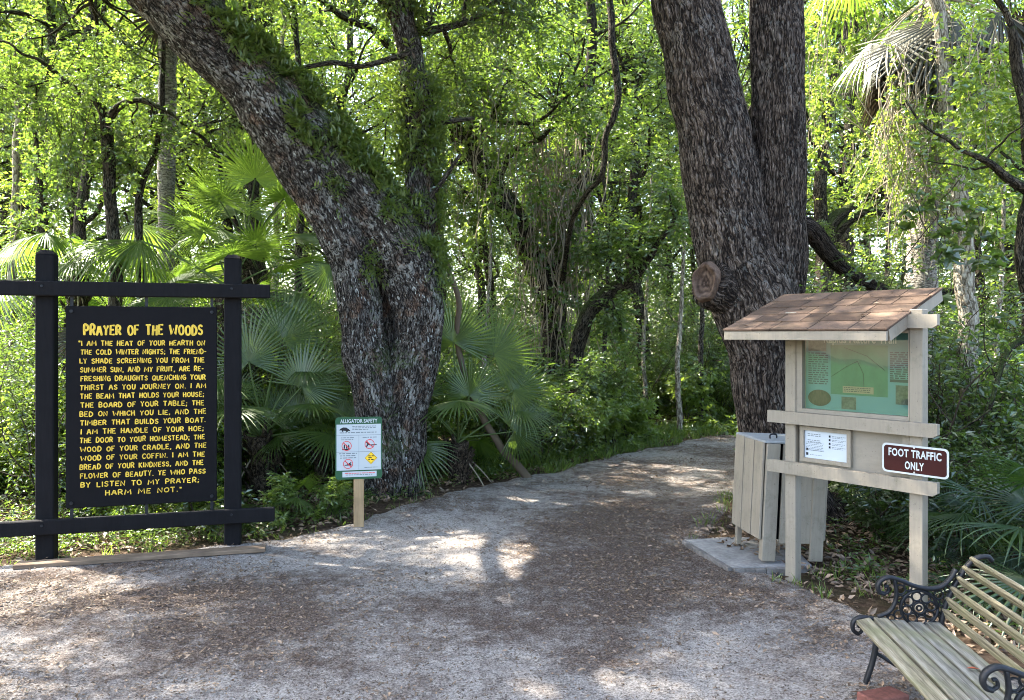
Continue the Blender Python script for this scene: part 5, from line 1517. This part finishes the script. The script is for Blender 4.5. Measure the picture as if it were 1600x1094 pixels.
V, F, t = leaves(rng, np.stack([x, y, z + rng.uniform(.0, .03, n)], 1), d, nr, sz, sz * rng.uniform(.35, .5, n), rng.uniform(0, 1, n), .18); mb.add(V, F, t)
q = np.stack([rng.uniform(RX0, RX1, 40), rng.uniform(0, .98, 40) * L_], 1); n = 40     # a few on the kiosk roof
rl = np.array([roofpt(a_, b_, .022) for a_, b_ in q]); w = np.stack([k0[0] + rl[:, 0] * rv[0] + rl[:, 1] * bv[0], k0[1] + rl[:, 0] * rv[1] + rl[:, 1] * bv[1], rl[:, 2]], 1)
d = rvec(rng, n) * [1, 1, .1]; sz = rng.uniform(.02, .05, n)
V, F, t = leaves(rng, w, d, np.array([-.2, -.2, 1]) + rvec(rng, n) * .3, sz, sz * .4, rng.beta(.8, 2, n), .2); mb.add(V, F, t)
tag(mb.build('leaf_litter', M['litter']), kind='stuff')

mb = MB()
def sprigs(n, m, xr, yr, fn, L, h, bias=1.5):
    x, y = scatter(n, xr, yr, fn, bias); z, _ = on_top(x, y)
    hh = np.repeat(h * rng.uniform(.3, 1.2, n), m); c = np.repeat(np.stack([x, y, z], 1), m, 0)
    u = rvec(rng, n * m); u[:, 2] = np.abs(u[:, 2])
    pos = c + u * hh[:, None] * [.8, .8, 1.1]
    dd = u * [1, 1, .2] + rvec(rng, n * m) * .3
    V, F, t = leaves(rng, pos, dd, np.array([0, 0, 1.0]) + rvec(rng, n * m) * .4, L * rng.uniform(.5, 1.3, n * m), L * .5 * rng.uniform(.7, 1.2, n * m), rng.uniform(0, 1, n * m)); mb.add(V, F, t)
nearedge = lambda lo, hi: (lambda x, y: (lambda p: (p > lo) & (p < hi) & off_pad(x, y))(path_in(x[:, None], y[:, None])[:, 0]))
sprigs(1000, 12, (-7, 0), (6.6, 11), nearedge(-2.5, -.12), .05, .14)
sprigs(1700, 12, (-1, 7), (10, 17), nearedge(-1.8, -.05), .06, .16, 1.0)
sprigs(500, 12, (2.2, 8), (4.8, 11), nearedge(-2.5, -.3), .05, .12)
sprigs(3400, 10, (-12, 12), (9, 20), nearedge(-20, -.6), .08, .28)
tag(mb.build('ground_cover', M['leaf_mid']), kind='stuff')
mb = MB()
def blades(n, m, xr, yr, fn, h, bias=1.0):
    x, y = scatter(n, xr, yr, fn, bias); z, _ = on_top(x, y)
    N = n * m; c = np.repeat(np.stack([x, y, z - .01], 1), m, 0) + np.c_[rng.normal(0, .03, (N, 2)), np.zeros(N)]
    d = np.stack([rng.normal(0, .45, N), rng.normal(0, .45, N), np.ones(N)], 1); l = h * rng.uniform(.5, 1.3, N)
    V, F, t = leaves(rng, c, d, rvec(rng, N), l, l * .06 + .002, rng.uniform(0, 1, N), .1); mb.add(V, F, t)
blades(1500, 9, (-.5, 7), (10, 18), nearedge(-1.3, .12), .17)
blades(150, 7, (-5, 0), (6.3, 9), nearedge(-.5, .05), .10)
blades(110, 7, (1.5, 4), (5.5, 9), nearedge(-.5, .15), .10)
tag(mb.build('grass', M['grass']), kind='stuff')

rng = np.random.RandomState(95); mb = MB()
C = np.stack([rng.uniform(-36, 36, 4800), rng.uniform(28, 46, 4800), rng.uniform(.2, 1, 4800) * rng.uniform(1, 26, 4800)], 1)
C = C[n2(C[:, 0] + C[:, 1] * .3, C[:, 2], .22, 4) + .25 * (C[:, 2] < 5) > -.42]
leafcloud(mb, rng, C, 1.1, 88, .20, .11, .2, 0)
tag(mb.build('far_woods', [M['leaf_dark'], M['twig']]), kind='stuff')  # dark leaves stand in for shade between nearer foliage
# a fallen leaf on the bench
mb = MB(); V, F, t = leaves(rng, np.array([[0, 0, 0.0]]), np.array([[1, -.3, .05]]), np.array([[0, .1, 1]]), .06, .02, np.array([.5]), .3); mb.add(V, F, t)
o = mb.build('fallen_leaf', plain('red_leaf', (.25, .06, .03), .6)); o.location = (2.02, 3.42, .432)
tag(o, 'small reddish dry leaf lying on the bench seat', 'leaf')
